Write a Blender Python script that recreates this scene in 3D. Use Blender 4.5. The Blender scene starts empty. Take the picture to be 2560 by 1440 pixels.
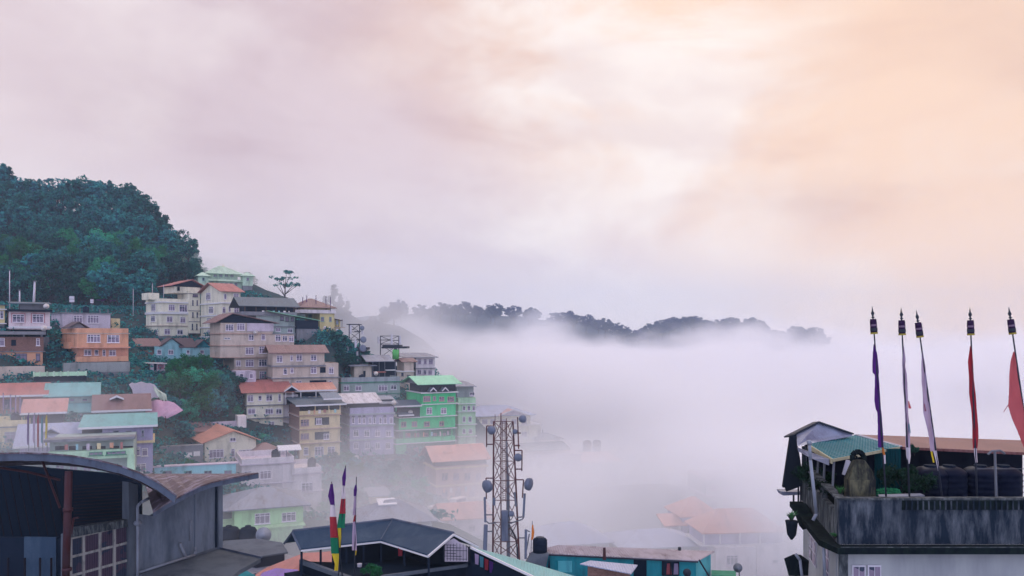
import bpy, math, random
import numpy as np
from mathutils import Vector, Matrix
S = bpy.context.scene; C = S.collection
R = math.radians
# ------------------------------------------------------------------ camera (level, with a rising lens shift)
F = 2009.0; HY = 850.0                     # focal length and horizon row of the photograph, in its pixels
cam = bpy.data.cameras.new('camera'); co = bpy.data.objects.new('camera', cam); C.objects.link(co)
cam.sensor_width = 36; cam.lens = 36*F/2560; cam.shift_y = (HY-720)/2560; cam.clip_end = 8000; cam.clip_start = 0.1
co.rotation_euler = (math.pi/2, 0, 0); S.camera = co
S.view_settings.view_transform = 'Standard'; S.view_settings.look = 'None'; S.view_settings.exposure = 0; S.view_settings.gamma = 1
S.cycles.use_denoising = True; S.cycles.volume_bounces = 6; S.cycles.max_bounces = 10
S.cycles.transparent_max_bounces = 16
S.cycles.use_adaptive_sampling = True; S.cycles.adaptive_threshold = 0.03; S.cycles.adaptive_min_samples = 16
SUN_EL, SUN_AZ = R(38), R(16)              # behind the cloud, ahead and to the right
# ------------------------------------------------------------------ sky
W = bpy.data.worlds.new('World'); S.world = W; W.use_nodes = True
wt = W.node_tree; wn = wt.nodes; wl = wt.links
def wmath(op, a, b=0.0, c=0.0, clamp=False):
    q = wn.new('ShaderNodeMath'); q.operation = op; q.use_clamp = clamp
    for i, u in enumerate((a, b, c)):
        if hasattr(u, 'links'): wl.new(u, q.inputs[i])
        else: q.inputs[i].default_value = u
    return q.outputs[0]
def wmix(f, a, b, typ='MIX'):
    q = wn.new('ShaderNodeMix'); q.data_type = 'RGBA'; q.blend_type = typ
    for i, u in ((0, f), (6, a), (7, b)):
        if hasattr(u, 'links'): wl.new(u, q.inputs[i])
        else: q.inputs[i].default_value = u if i == 0 else (*u, 1)
    return q.outputs[2]
def ramp(x, lo, hi):
    q = wn.new('ShaderNodeMapRange'); q.interpolation_type = 'SMOOTHSTEP'
    wl.new(x, q.inputs[0]); q.inputs[1].default_value = lo; q.inputs[2].default_value = hi
    return q.outputs[0]
tc = wn.new('ShaderNodeTexCoord'); sx = wn.new('ShaderNodeSeparateXYZ'); wl.new(tc.outputs['Generated'], sx.inputs[0])
X, Y, Z = sx.outputs
def noise(scale, detail, mscale, loc=(0, 0, 0), dist=0.0, rough=.5, rot=(0, 0, 0)):
    mp = wn.new('ShaderNodeMapping'); mp.inputs['Scale'].default_value = mscale; mp.inputs['Location'].default_value = loc
    mp.inputs['Rotation'].default_value = rot
    wl.new(tc.outputs['Generated'], mp.inputs[0])
    nz = wn.new('ShaderNodeTexNoise'); nz.inputs['Scale'].default_value = scale; nz.inputs['Detail'].default_value = detail
    nz.inputs['Roughness'].default_value = rough; nz.inputs['Distortion'].default_value = dist
    wl.new(mp.outputs[0], nz.inputs['Vector']); return nz.outputs[0]
def toward(px, py, lo, hi):
    d = Vector(((px-1280)/F, 1, (HY-py)/F)).normalized()
    q = wn.new('ShaderNodeVectorMath'); q.operation = 'DOT_PRODUCT'; wl.new(tc.outputs['Generated'], q.inputs[0]); q.inputs[1].default_value = d
    return ramp(q.outputs['Value'], lo, hi)
n1 = noise(1.7, 7, (1, 1, 2.0), (3.1, .4, .7), .3, .58)
n2 = noise(3.4, 8, (1, 1, 1.8), (5.3, 2, 1), .35, .55)
n3 = noise(1.5, 7, (1, 1, 3.0), (1.3, 5, 2), .35, .52, (0, R(-12), 0))
n4 = noise(2.6, 7, (1, 1, 3.2), (9.3, 4, 2), .4, .55, (0, R(-16), 0))
low = (.81, .735, .790); mid = (.885, .755, .770); peach = (1.0, .705, .520); cream = (1.04, .955, .915); shade = (.655, .565, .620)
c = wmix(ramp(Z, .02, .26), low, mid)
pk = wmath('ADD', wmath('MULTIPLY_ADD', X, 1.0, -.10), wmath('ADD', wmath('MULTIPLY', Z, .75), wmath('MULTIPLY_ADD', n1, .9, -.45)))
c = wmix(wmath('MULTIPLY', ramp(pk, -.24, .50), wmath('MULTIPLY_ADD', ramp(wmath('MULTIPLY_ADD', X, .50, Z), .10, .30), .86, .10)), c, peach)
c = wmix(wmath('MULTIPLY', wmath('MULTIPLY', ramp(n3, .47, .72), ramp(Z, .07, .16)), .90), c, (.80, .75, .78), 'MULTIPLY')
c = wmix(wmath('MULTIPLY', toward(850, 420, .93, 1.0), .75), c, (.82, .77, .81), 'MULTIPLY')
c = wmix(wmath('MULTIPLY', wmath('MULTIPLY', toward(1500, 220, .945, 1.0), ramp(n2, .38, .60)), .80), c, cream)
c = wmix(wmath('MULTIPLY', ramp(n2, .50, .70), .28), c, cream)
c = wmix(wmath('MULTIPLY', wmath('MULTIPLY', ramp(n4, .48, .68), ramp(Z, .05, .14)), .80), c, (.86, .80, .81), 'MULTIPLY')
c = wmix(wmath('SUBTRACT', 1.0, ramp(Z, -.06, .015)), c, (.68, .64, .76))
c = wmix(ramp(wmath('MULTIPLY', Y, -1.0), -.05, .35), c, (1.10, 1.17, 1.60))   # brighter blue added behind the camera, unseen, to light the facades
sky = wn.new('ShaderNodeTexSky'); sky.sky_type = 'NISHITA'; sky.sun_disc = False; sky.sun_elevation = SUN_EL; sky.sun_rotation = SUN_AZ
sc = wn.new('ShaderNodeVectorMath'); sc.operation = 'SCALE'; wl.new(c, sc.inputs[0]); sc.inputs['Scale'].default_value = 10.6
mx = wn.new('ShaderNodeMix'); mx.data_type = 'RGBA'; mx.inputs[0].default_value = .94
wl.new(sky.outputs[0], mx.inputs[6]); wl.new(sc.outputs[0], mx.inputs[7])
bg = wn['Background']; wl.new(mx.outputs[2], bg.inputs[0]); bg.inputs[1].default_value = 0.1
# ------------------------------------------------------------------ sun, veiled by cloud
sl = bpy.data.lights.new('sun', 'SUN'); sl.energy = 1.0; sl.angle = R(14); sl.color = (1, .95, .93)
so = bpy.data.objects.new('sun', sl); C.objects.link(so)
so.rotation_euler = Vector((math.sin(SUN_AZ)*math.cos(SUN_EL), math.cos(SUN_AZ)*math.cos(SUN_EL), math.sin(SUN_EL))).to_track_quat('Z', 'Y').to_euler()
# ------------------------------------------------------------------ helpers
def P(px, py, D): return Vector(((px-1280)/F*D, D, (HY-py)/F*D))
rnd = random.Random(7)
def tag(o, label=None, cat=None, group=None, kind=None):
    if label: o['label'] = label
    if cat: o['category'] = cat
    if group: o['group'] = group
    if kind: o['kind'] = kind
    return o
def thing(name, label, cat, loc=(0, 0, 0), rz=0, group=None):
    o = bpy.data.objects.new(name, None); C.objects.link(o); o.location = loc; o.rotation_euler = (0, 0, rz); o.empty_display_size = .3
    return tag(o, label, cat, group)
class MB:
    def __init__(s): s.v = []; s.f = []
    def add(s, v, f):
        n = len(s.v); s.v += [tuple(p) for p in v]; s.f += [tuple(i+n for i in q) for q in f]; return s
    def box(s, x0, x1, y0, y1, z0, z1):
        return s.add([(x0,y0,z0),(x1,y0,z0),(x1,y1,z0),(x0,y1,z0),(x0,y0,z1),(x1,y0,z1),(x1,y1,z1),(x0,y1,z1)],
                     [(0,3,2,1),(4,5,6,7),(0,1,5,4),(1,2,6,5),(2,3,7,6),(3,0,4,7)])
    def prism(s, pts, ext):                       # planar polygon pushed along ext
        n = len(pts); e = Vector(ext); a = [Vector(p) for p in pts]; b = [p+e for p in a]
        return s.add(a+b, [tuple(range(n))[::-1], tuple(range(n, 2*n))]+[(i, (i+1) % n, n+(i+1) % n, n+i) for i in range(n)])
    def tube(s, p0, p1, r0, r1=None, k=6):
        r1 = r0 if r1 is None else r1; p0 = Vector(p0); p1 = Vector(p1); d = (p1-p0)
        if d.length < 1e-6: return s
        d.normalize(); u = d.orthogonal().normalized(); w = d.cross(u); v = []
        for p, r in ((p0, r0), (p1, r1)):
            v += [p+(u*math.cos(2*math.pi*i/k)+w*math.sin(2*math.pi*i/k))*r for i in range(k)]
        return s.add(v, [tuple(range(k))[::-1], tuple(range(k, 2*k))]+[(i, (i+1) % k, k+(i+1) % k, k+i) for i in range(k)])
    def path(s, pts, r, k=6):
        for a, b in zip(pts, pts[1:]): s.tube(a, b, r, r, k)
        return s
    def bar(s, p0, p1, w, h):                     # square bar
        return s.tube(p0, p1, w*.7, w*.7, 4)
    def lathe(s, prof, k=14, c=(0, 0, 0), axis=None):
        m = Matrix() if axis is None else Vector((0,0,1)).rotation_difference(Vector(axis).normalized()).to_matrix().to_4x4()
        c = Vector(c); v = []
        for r, z in prof: v += [c+(m @ Vector((r*math.cos(2*math.pi*i/k), r*math.sin(2*math.pi*i/k), z))) for i in range(k)]
        f = [tuple(range(k))[::-1]]
        for j in range(len(prof)-1):
            f += [(j*k+i, j*k+(i+1) % k, (j+1)*k+(i+1) % k, (j+1)*k+i) for i in range(k)]
        f.append(tuple(range((len(prof)-1)*k, len(prof)*k))); return s.add(v, f)
    def slab(s, q, t=.08):                        # 4+ corner sheet given thickness t downwards
        return s.prism(q, (0, 0, -t))
    def mesh(s, name, m, smooth=False):
        me = bpy.data.meshes.new(name); me.from_pydata(s.v, [], s.f); me.materials.append(m)
        if smooth: me.polygons.foreach_set('use_smooth', [True]*len(me.polygons))
        me.update(); return me
    def build(s, name, m, parent=None, smooth=False, loc=None):
        o = bpy.data.objects.new(name, s.mesh(name, m, smooth)); C.objects.link(o)
        if parent: o.parent = parent
        if loc is not None: o.location = loc
        return o
# ------------------------------------------------------------------ materials
def sock(t, u, i):
    if hasattr(u, 'links'): t.links.new(u, i)
    else: i.default_value = u if not isinstance(u, tuple) or len(u) == 4 else (*u, 1)
def mixc(t, f, a, b, typ='MIX'):
    q = t.nodes.new('ShaderNodeMix'); q.data_type = 'RGBA'; q.blend_type = typ; sock(t, f, q.inputs[0]); sock(t, a, q.inputs[6]); sock(t, b, q.inputs[7]); return q.outputs[2]
def nz(t, co_, scale, detail=3, rough=.55, mscale=None):
    if mscale:
        m = t.nodes.new('ShaderNodeMapping'); m.inputs['Scale'].default_value = mscale; t.links.new(co_, m.inputs[0]); co_ = m.outputs[0]
    n = t.nodes.new('ShaderNodeTexNoise'); n.inputs['Scale'].default_value = scale; n.inputs['Detail'].default_value = detail; n.inputs['Roughness'].default_value = rough
    t.links.new(co_, n.inputs['Vector']); return n.outputs[0]
def rmp(t, x, lo, hi, a=0.0, b=1.0):
    q = t.nodes.new('ShaderNodeMapRange'); t.links.new(x, q.inputs[0])
    for i, v in enumerate((lo, hi, a, b)): q.inputs[i+1].default_value = v
    return q.outputs[0]
MATS = {}
def M(key, col=None, kind='paint', rough=.85, col2=None, scale=1.0, amt=.5):
    if key in MATS: return MATS[key]
    m = bpy.data.materials.new(key); m.use_nodes = True; t = m.node_tree; b = t.nodes['Principled BSDF']; b.inputs['Roughness'].default_value = rough; b.inputs['Specular IOR Level'].default_value = {'paint': .12, 'mould': .06, 'brick': .1, 'soil': .05, 'leaf': .15, 'roof': .3}.get(kind, .3)
    tcn = t.nodes.new('ShaderNodeTexCoord'); oc = tcn.outputs['Object']
    if kind == 'flat':
        sock(t, col, b.inputs['Base Color'])
        if max(col) < .07: b.inputs['Specular IOR Level'].default_value = .05
    elif kind in ('paint', 'brick', 'mould'):
        dk = tuple(x*.45 for x in col) if col2 is None else col2
        st = nz(t, oc, .9*scale, 5, .65, (1, 1, .28)); bl = nz(t, oc, .35*scale, 4)
        c1 = mixc(t, rmp(t, st, .47, .70, 0, min(1, amt*1.5)), col, dk)
        c1 = mixc(t, rmp(t, bl, .35, .75, 0, .28), c1, tuple(min(1, x*1.25+.02) for x in col))
        if kind == 'brick':
            br = t.nodes.new('ShaderNodeTexBrick'); br.inputs['Scale'].default_value = 3.0; br.inputs['Color1'].default_value = (*col, 1); br.inputs['Color2'].default_value = (*dk, 1); br.inputs['Mortar'].default_value = (*[x*1.4 for x in col], 1)
            mp = t.nodes.new('ShaderNodeMapping'); mp.inputs['Rotation'].default_value = (R(90), 0, 0); t.links.new(oc, mp.inputs[0]); t.links.new(mp.outputs[0], br.inputs[0])
            c1 = mixc(t, .6, c1, br.outputs[0])
        if kind == 'mould':
            s2 = nz(t, oc, 3.0*scale, 8, .7, (1, 1, .22)); s3 = nz(t, oc, 9*scale, 5, .6, (1, 1, .3))
            c1 = mixc(t, rmp(t, s2, .30, .56), c1, dk); c1 = mixc(t, rmp(t, s3, .45, .7, 0, .6), c1, tuple(x*.8 for x in dk))
        sock(t, c1, b.inputs['Base Color'])
        bp = t.nodes.new('ShaderNodeBump'); bp.inputs['Strength'].default_value = .25; bp.inputs['Distance'].default_value = .03
        t.links.new(nz(t, oc, 6*scale, 4), bp.inputs['Height']); t.links.new(bp.outputs[0], b.inputs['Normal'])
    elif kind == 'roof':                          # corrugated sheet, ribs along y, weathered patches
        rust = (.10, .055, .05) if col2 is None else col2
        sh = t.nodes.new('ShaderNodeSeparateXYZ'); t.links.new(oc, sh.inputs[0])
        fl = t.nodes.new('ShaderNodeMath'); fl.operation = 'SNAP'; t.links.new(sh.outputs[0], fl.inputs[0]); fl.inputs[1].default_value = .9
        wn_ = t.nodes.new('ShaderNodeTexWhiteNoise'); wn_.noise_dimensions = '1D'; t.links.new(fl.outputs[0], wn_.inputs['W'])
        c1 = mixc(t, rmp(t, nz(t, oc, .8*scale, 6, .7, (1.6, .5, 1)), .48, .70, 0, amt), col, rust)
        c1 = mixc(t, rmp(t, wn_.outputs[0], 0, 1, 0, .35*amt+.08), c1, tuple(min(1, x*1.5+.03) for x in col))
        sock(t, c1, b.inputs['Base Color'])
        wv = t.nodes.new('ShaderNodeTexWave'); wv.inputs['Scale'].default_value = 2.2; t.links.new(oc, wv.inputs[0])
        bp = t.nodes.new('ShaderNodeBump'); bp.inputs['Strength'].default_value = .6; bp.inputs['Distance'].default_value = .05
        t.links.new(wv.outputs[1], bp.inputs['Height']); t.links.new(bp.outputs[0], b.inputs['Normal'])
    elif kind == 'glass':
        oi = t.nodes.new('ShaderNodeObjectInfo')
        n0 = nz(t, oc, 1.6, 2); f = t.nodes.new('ShaderNodeMath'); f.operation = 'GREATER_THAN'; f.inputs[1].default_value = .52
        ad = t.nodes.new('ShaderNodeMath'); ad.operation = 'MULTIPLY_ADD'; t.links.new(oi.outputs['Random'], ad.inputs[0]); ad.inputs[1].default_value = .35; t.links.new(n0, ad.inputs[2])
        t.links.new(rmp(t, ad.outputs[0], 0, 1, -.1, .9), f.inputs[0])
        c1 = mixc(t, f.outputs[0], col, col2 or (.22, .17, .24)); sock(t, c1, b.inputs['Base Color']); b.inputs['Specular IOR Level'].default_value = .3
    elif kind == 'leaf':
        oi = t.nodes.new('ShaderNodeObjectInfo')
        c1 = mixc(t, rmp(t, nz(t, oc, 1.1, 4), .38, .60), col, col2)
        hs = t.nodes.new('ShaderNodeHueSaturation'); t.links.new(rmp(t, oi.outputs['Random'], 0, 1, .5, 1.9), hs.inputs['Value']); t.links.new(rmp(t, oi.outputs['Random'], 0, 1, .475, .53), hs.inputs['Hue'])
        t.links.new(c1, hs.inputs['Color']); t.links.new(hs.outputs[0], b.inputs['Base Color'])
        tr = t.nodes.new('ShaderNodeBsdfTranslucent'); t.links.new(hs.outputs[0], tr.inputs[0])
        ms = t.nodes.new('ShaderNodeMixShader'); ms.inputs[0].default_value = .25; t.links.new(b.outputs[0], ms.inputs[1]); t.links.new(tr.outputs[0], ms.inputs[2]); t.links.new(ms.outputs[0], t.nodes['Material Output'].inputs[0])
    elif kind == 'soil':
        gp = t.nodes.new('ShaderNodeNewGeometry').outputs['Position']
        c1 = mixc(t, rmp(t, nz(t, gp, .12, 5, .6), .40, .62), col, col2); c1 = mixc(t, rmp(t, nz(t, gp, .9, 5, .7), .45, .75, 0, .7), c1, (.03, .055, .05))
        sock(t, c1, b.inputs['Base Color'])
    MATS[key] = m; return m
def mm(k): return MATS[k]
# wall paints
for k, c_ in dict(cream=(.70,.65,.52), white=(.72,.66,.64), lav=(.50,.43,.50), peach=(.60,.31,.20), orange=(.56,.29,.21), brown=(.50,.41,.35), tan=(.60,.48,.28), ochre=(.52,.38,.20),
                  ygold=(.62,.52,.30), grey=(.30,.32,.34), sage=(.32,.38,.36), green=(.045,.50,.20), lime=(.40,.62,.34), mint=(.42,.62,.42), palegreen=(.46,.60,.46), purple=(.36,.32,.46),
                  aqua=(.28,.52,.56), teal=(.02,.22,.27), pinkw=(.66,.54,.56), stone=(.20,.20,.22), concrete=(.26,.27,.27), dkgreen=(.05,.22,.14), gold=(.60,.50,.26), rosebr=(.45,.30,.25), offw=(.62,.56,.58)).items(): M(k, c_)
M('brick', (.22,.12,.10), 'brick'); M('brickred', (.30,.14,.11), 'brick')
for k, c_, a_ in (('r_red', (.36,.13,.115), .5), ('r_orange', (.50,.23,.17), .45), ('r_brown', (.19,.105,.105), .6), ('r_slate', (.07,.10,.13), .4), ('r_grey', (.21,.22,.27), .6), ('r_teal', (.16,.36,.36), .4), ('r_green', (.24,.55,.35), .3),
                  ('r_lilac', (.34,.36,.48), .3), ('r_navy', (.03,.06,.10), .2), ('r_silver', (.40,.40,.46), .4), ('r_salmon', (.46,.24,.21), .5), ('r_dkbrown', (.09,.06,.07), .4), ('r_steel', (.16,.19,.24), .4)): M(k, c_, 'roof', .55, amt=a_)
M('r_stripe', (.50,.46,.48), 'roof', .6, (.12,.06,.06), 1.6, .95)
M('w_frame', (.72,.66,.72), 'flat', .6); M('r_frame', (.42,.10,.12), 'flat', .6); M('d_frame', (.06,.07,.10), 'flat', .6); M('g_frame', (.20,.34,.30), 'flat', .6)
M('glass', (.035,.045,.08), 'glass', .18); M('dark', (.010,.017,.032), 'flat', .8); M('navy', (.005,.011,.022), 'flat', .8); M('trim', (.62,.60,.62), 'flat', .6); M('metal', (.16,.17,.20), 'paint', .5); M('rustmetal', (.12,.042,.042), 'paint', .6, (.07,.07,.09), 2)  # dark, navy: shade of open interiors put into the colour; black tanks share dark
M('dkmetal', (.035,.04,.055), 'flat', .5); M('dish', (.26,.28,.34), 'paint', .5); M('wood', (.10,.06,.045), 'paint')
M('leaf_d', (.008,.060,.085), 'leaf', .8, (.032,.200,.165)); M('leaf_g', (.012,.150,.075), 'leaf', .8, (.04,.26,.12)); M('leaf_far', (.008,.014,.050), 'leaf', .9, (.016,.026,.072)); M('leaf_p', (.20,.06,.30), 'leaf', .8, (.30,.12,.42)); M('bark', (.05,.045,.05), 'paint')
M('leaf_n', (.02,.10,.03), 'leaf', .7, (.05,.16,.04))
# ------------------------------------------------------------------ buildings
WC = {}
def win_mesh(w, h, fm, arch=False):
    key = (round(w, 1), round(h, 1), fm, arch)
    if key in WC: return WC[key]
    w, h = max(.3, key[0]), max(.3, key[1]); n = max(1, round(w/.55)) if not arch else 1; t = .07; f = MB()
    f.box(-w/2, w/2, -.07, .01, -h/2, -h/2+t).box(-w/2, w/2, -.07, .01, h/2-t, h/2)
    for i in range(n+1):
        x = -w/2+(w-t)*i/n; f.box(x, x+t, -.07, .01, -h/2+t, h/2-t)
    tr = h*.22
    if h > .9:
        for i in range(n): f.box(-w/2+(w-t)*i/n+t, -w/2+(w-t)*(i+1)/n, -.065, .01, tr, tr+t)
    f.box(-w/2-.1, w/2+.1, -.16, .01, -h/2-.08, -h/2-.001)
    if arch: f.add([(w/2*math.cos(a), -.07, h/2+w/2*math.sin(a)) for a in [math.pi*i/6 for i in range(7)]], [tuple(range(7))])
    p = MB().box(-w/2+.03, w/2-.03, -.03, .005, -h/2+.03, h/2-.03)
    WC[key] = (f.mesh('window', mm(fm)), p.mesh('pane', mm('glass'))); return WC[key]
HOUSES = []; BASE = []
class House:
    def __init__(s, name, label, cat, xl, D, yaw, yb, group=None):
        s.A = P(xl, yb, D); s.A0 = s.A.copy(); s.c = math.cos(R(yaw)); s.s = math.sin(R(yaw)); s.yb = yb; s.D = D
        s.e = thing(name, label, cat, s.A, R(yaw), group); s.dep = 9.0; HOUSES.append(s); s.blocks = []
    def u(s, px, y0=0.0):                        # metres along the front (plane set back by y0)
        t = (px-1280)/F; ax = s.A.x-s.s*y0; ay = s.A.y+s.c*y0
        return (t*ay-ax)/(s.c-t*s.s)
    def at(s, px, py, y0=0.0):
        u = s.u(px, y0); d = s.A.y+s.c*y0+u*s.s; return u, (HY-py)/F*d-s.A.z, d/F/(s.c-(px-1280)/F*s.s), d/F
    def zc(s, py, D=None): return (HY-py)/F*s.A.y-s.A.z
    def v(s, px):                                # metres back along the left side
        t = (px-1280)/F; return (s.A.x-t*s.A.y)/(s.s+t*s.c)
    def side(s, xs): s.dep = max(3.0, min(16.0, s.v(xs))); return s
    def block(s, x0, x1, yt, yb, m, y0=0.0, dep=None, name='wall'):
        a, b = s.u(x0, y0), s.u(x1, y0); zt, zb = s.zc(yt), s.zc(yb)
        if dep and not s.blocks: s.dep = dep
        dep = dep or s.dep
        o = MB().box(a, b, y0, y0+dep, zb, zt).build(name, mm(m), s.e); s.blocks.append((a, b, y0, y0+dep, zb, zt)); return s
    def ext(s): return min(q[0] for q in s.blocks), max(q[1] for q in s.blocks)
    def win(s, lst, fm='w_frame', y0=0.0, arch=False, dark=False):
        for (px, py, w, h) in lst:
            u, z, kx, kz = s.at(px, py, y0)
            if dark:
                MB().box(u-w*kx/2, u+w*kx/2, y0-.02, y0+.3, z-h*kz/2, z+h*kz/2).build('opening', mm('dark'), s.e); continue  # dark box on the wall, shade inside the opening put into its colour
            f, p = win_mesh(w*kx, h*kz, fm, arch)
            o = bpy.data.objects.new('window', f); C.objects.link(o); o.parent = s.e; o.location = (u, y0, z)
            q = bpy.data.objects.new('pane', p); C.objects.link(q); q.parent = o
        return s
    def swin(s, lst, fm='w_frame'):
        for (px, py, w, h) in lst:
            d = s.v(px); t = (px-1280)/F; y = s.A.y+d*s.c; z = (HY-py)/F*y-s.A.z; kx = y/F/max(.2, abs(s.s+t*s.c)); kz = y/F
            f, p = win_mesh(min(w*kx, 2.6), h*kz, fm)
            o = bpy.data.objects.new('window', f); C.objects.link(o); o.parent = s.e; o.location = (0, d, z); o.rotation_euler = (0, 0, R(-90))
            q = bpy.data.objects.new('pane', p); C.objects.link(q); q.parent = o
        return s
    def band(s, x0, x1, ys, m='trim', th=.16, out=.25, y0=0.0, dep=None, lo=.25):
        for y in ys if isinstance(ys, (list, tuple)) else (ys,):
            a, b = s.u(x0, y0), s.u(x1, y0); z = s.zc(y); MB().box(a-lo, b+.25, y0-out, y0+(dep or s.dep)+.1, z-th/2, z+th/2).build('floor_band', mm(m), s.e)
        return s
    def parapet(s, x0, x1, yt, yb, m, y0=-.15, dep=None):
        a, b = s.u(x0, y0), s.u(x1, y0); zt, zb = s.zc(yt), s.zc(yb); d = (dep or s.dep)+.15; o = MB()
        o.box(a, b, y0, y0+.15, zb, zt).box(a, a+.15, y0+.15, y0+d, zb, zt).box(b-.15, b, y0+.15, y0+d, zb, zt).box(a+.15, b-.15, y0+d-.15, y0+d, zb, zt)
        o.build('parapet', mm(m), s.e); return s
    def roof(s, x0, x1, ye, rise, m, kind='x', y0=0.0, dep=None, ov=.7, fascia=None, th=.12, wall=None, ridge=.5, name='roof'):
        a, b = s.u(x0, y0)-ov, s.u(x1, y0)+ov; z = s.zc(ye); dep = dep or s.dep; f, k = y0-ov, y0+dep+ov; T = rise; o = MB()
        if kind == 'x':      # ridge parallel to the front
            r = f+(k-f)*ridge
            o.prism([(a, f, z), (a, r, z+T), (a, k, z), (a, k, z-th), (a, r, z+T-th*1.2), (a, f, z-th)], (b-a, 0, 0))
            if wall:
                g = MB(); g.prism([(a+ov, f+ov, z-.02), (a+ov, r, z+T-th*1.5-.05), (a+ov, k-ov, z-.02)], (b-a-2*ov, 0, 0)); g.build('gable_wall', mm(wall), s.e)
        elif kind == 'y':    # gable end to the front
            r = a+(b-a)*ridge
            o.prism([(a, f, z), (r, f, z+T), (b, f, z), (b, f, z-th), (r, f, z+T-th*1.2), (a, f, z-th)], (0, k-f, 0))
            if wall:
                g = MB(); g.prism([(a+ov, f+ov, z-.02), (r, f+ov, z+T-th*1.5-.05), (b-ov, f+ov, z-.02)], (0, dep, 0)); g.build('gable_wall', mm(wall), s.e)
        elif kind == 'hip':
            h = min((b-a)/2, (k-f)/2)*.9; cx = (f+k)/2
            v = [(a,f,z),(b,f,z),(b,k,z),(a,k,z),(a+h,cx,z+T),(b-h,cx,z+T)]
            o.add(v, [(0,1,5,4),(1,2,5),(2,3,4,5),(3,0,4),(3,2,1,0)])
            o.box(a+.01, b-.01, f+.01, k-.01, z-th, z-.001)
        elif kind == 'shed':   # rises to the back
            o.prism([(a, f, z), (a, k, z+T), (a, k, z+T-th), (a, f, z-th)], (b-a, 0, 0))
        elif kind == 'shedx':  # rises to the right (negative: left)
            o.prism([(a, f, z), (b, f, z+T), (b, f, z+T-th), (a, f, z-th)], (0, k-f, 0))
        o.build(name, mm(m), s.e)
        if fascia:
            if kind == 'y':
                r = a+(b-a)*ridge
                MB().prism([(a, f-.06, z+.05), (r, f-.06, z+T+.05), (b, f-.06, z+.05), (b, f-.06, z-.2), (r, f-.06, z+T-.25), (a, f-.06, z-.2)], (0, .05, 0)).build('fascia', mm(fascia), s.e)
            else: MB().box(a, b, f-.06, f-.005, z-.24, z+.03).build('fascia', mm(fascia), s.e)
        return s
    def post(s, pxs, yt, yb, m='metal', r=.06, y0=0.0):
        for px in pxs:
            u = s.u(px, y0); MB().tube((u, y0, s.zc(yb)), (u, y0, s.zc(yt)), r).build('post', mm(m), s.e)
        return s
    def done(s, drop=2.5, pts=True):
        """foundation down into the slope + terrain control points"""
        a, b = s.ext(); z = min(q[4] for q in s.blocks); d = min(s.dep, 7)
        MB().box(a+.1, b-.1, .1, s.dep-.1, z-drop, z+.002).build('foundation', mm('stone'), s.e)
        for u in np.linspace(a, b, max(2, int((b-a)/5)+1)) if pts else ():
            for y, dz in ((-1.2, -.6), (-3.5, -3.0), (4.0, 1.0)): BASE.append((s.A.x+u*s.c-s.s*y, s.A.y+u*s.s+s.c*y, s.A.z+z+dz))
        return s
# ---- top row, left
h = House('hill_house', 'pale yellow house cut off by the left edge of the picture', 'house', -60, 132, 38, 810)
h.block(-60, 12, 762, 810, 'gold').band(-60, 12, [772, 808]).win([(4, 787, 8, 20)]).roof(-60, 14, 760, .1, 'r_slate', 'shed', ov=.5).done()
h = House('hill_house', 'pinkish white house with red framed windows under a dark flat roof', 'house', 22, 134, 34, 823).side(8)
h.block(22, 125, 778, 823, 'pinkw', dep=8).band(22, 125, [818], 'trim', .35, .12).win([(46, 796, 30, 20), (95, 796, 28, 20)], 'w_frame').band(22, 125, 776, 'navy', .35, 1.1, dep=8)
h.block(50, 112, 757, 774, 'stone', 1.5, 4).roof(34, 118, 757, .5, 'r_slate', 'shed', 1.2, 5)
for px in (46, 95):
    u, z, kx, kz = h.at(px, 795); o = MB(); w_, h_ = 35*kx/2, 25*kz/2
    o.box(u-w_, u+w_, -.04, 0, z+h_-.1, z+h_).box(u-w_, u+w_, -.04, 0, z-h_, z-h_+.1).box(u-w_, u-w_+.1, -.04, 0, z-h_+.1, z+h_-.1).box(u+w_-.1, u+w_, -.04, 0, z-h_+.1, z+h_-.1)
    o.build('window_surround', mm('r_frame'), h.e)
h.block(22, 118, 823, 842, 'dark', 1.5, 6).done()
h = House('hill_house', 'bare brick upper floor over an orange plastered floor, beside the left edge', 'house', -60, 127, 34, 916)
h.block(-60, 109, 842, 880, 'brick', dep=8).block(-60, 107, 880, 916, 'peach', .05, 8).band(-60, 109, [832], 'stone', .5, .9, dep=8).band(-60, 109, [880], 'stone', .14, .2, dep=8)
h.win([(5, 855, 13, 20), (95, 855, 8, 19)]).win([(34, 857, 12, 15)], dark=True).win([(53, 893, 28, 19), (95, 893, 10, 19), (0, 893, 9, 19)], 'd_frame').win([(52, 909, 9, 7)], 'd_frame').post([-20, 60, 104], 832, 842, 'stone', .15).done(4)
h = House('hill_house', 'plain lavender house with flat dark top behind the orange house', 'house', 157, 152, 42, 822).side(128)
h.block(157, 276, 783, 822, 'lav').band(157, 276, [782], 'stone', .2, .2).win([(195, 798, 22, 18), (233, 798, 28, 20)]).block(278, 300, 793, 822, 'tan', 3, 5).post([165, 200, 250, 270], 770, 782, 'stone', .08, .3).done()
h = House('hill_house', 'bright orange peach house with balcony band and white windows', 'house', 192, 132, 41, 905).side(152)
h.block(192, 321, 820, 868, 'peach').block(194, 321, 868, 905, 'orange', 1.3, 8).block(192, 321, 892, 905, 'peach', 0, 1.2, 'balcony').band(192, 321, [833], 'brown', .12, .12).band(192, 321, [869], 'orange', .2, .35)
h.win([(234, 846, 33, 19), (283, 847, 31, 19)]).win([(219, 881, 18, 15), (241, 881, 9, 14), (260, 882, 8, 16), (281, 882, 18, 14)], y0=1.3)
h.block(172, 190, 855, 872, 'peach', 3, 6).roof(178, 214, 818, 1.0, 'r_dkbrown', 'y', 2, 4, .5, wall='stone').done(5)
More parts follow.
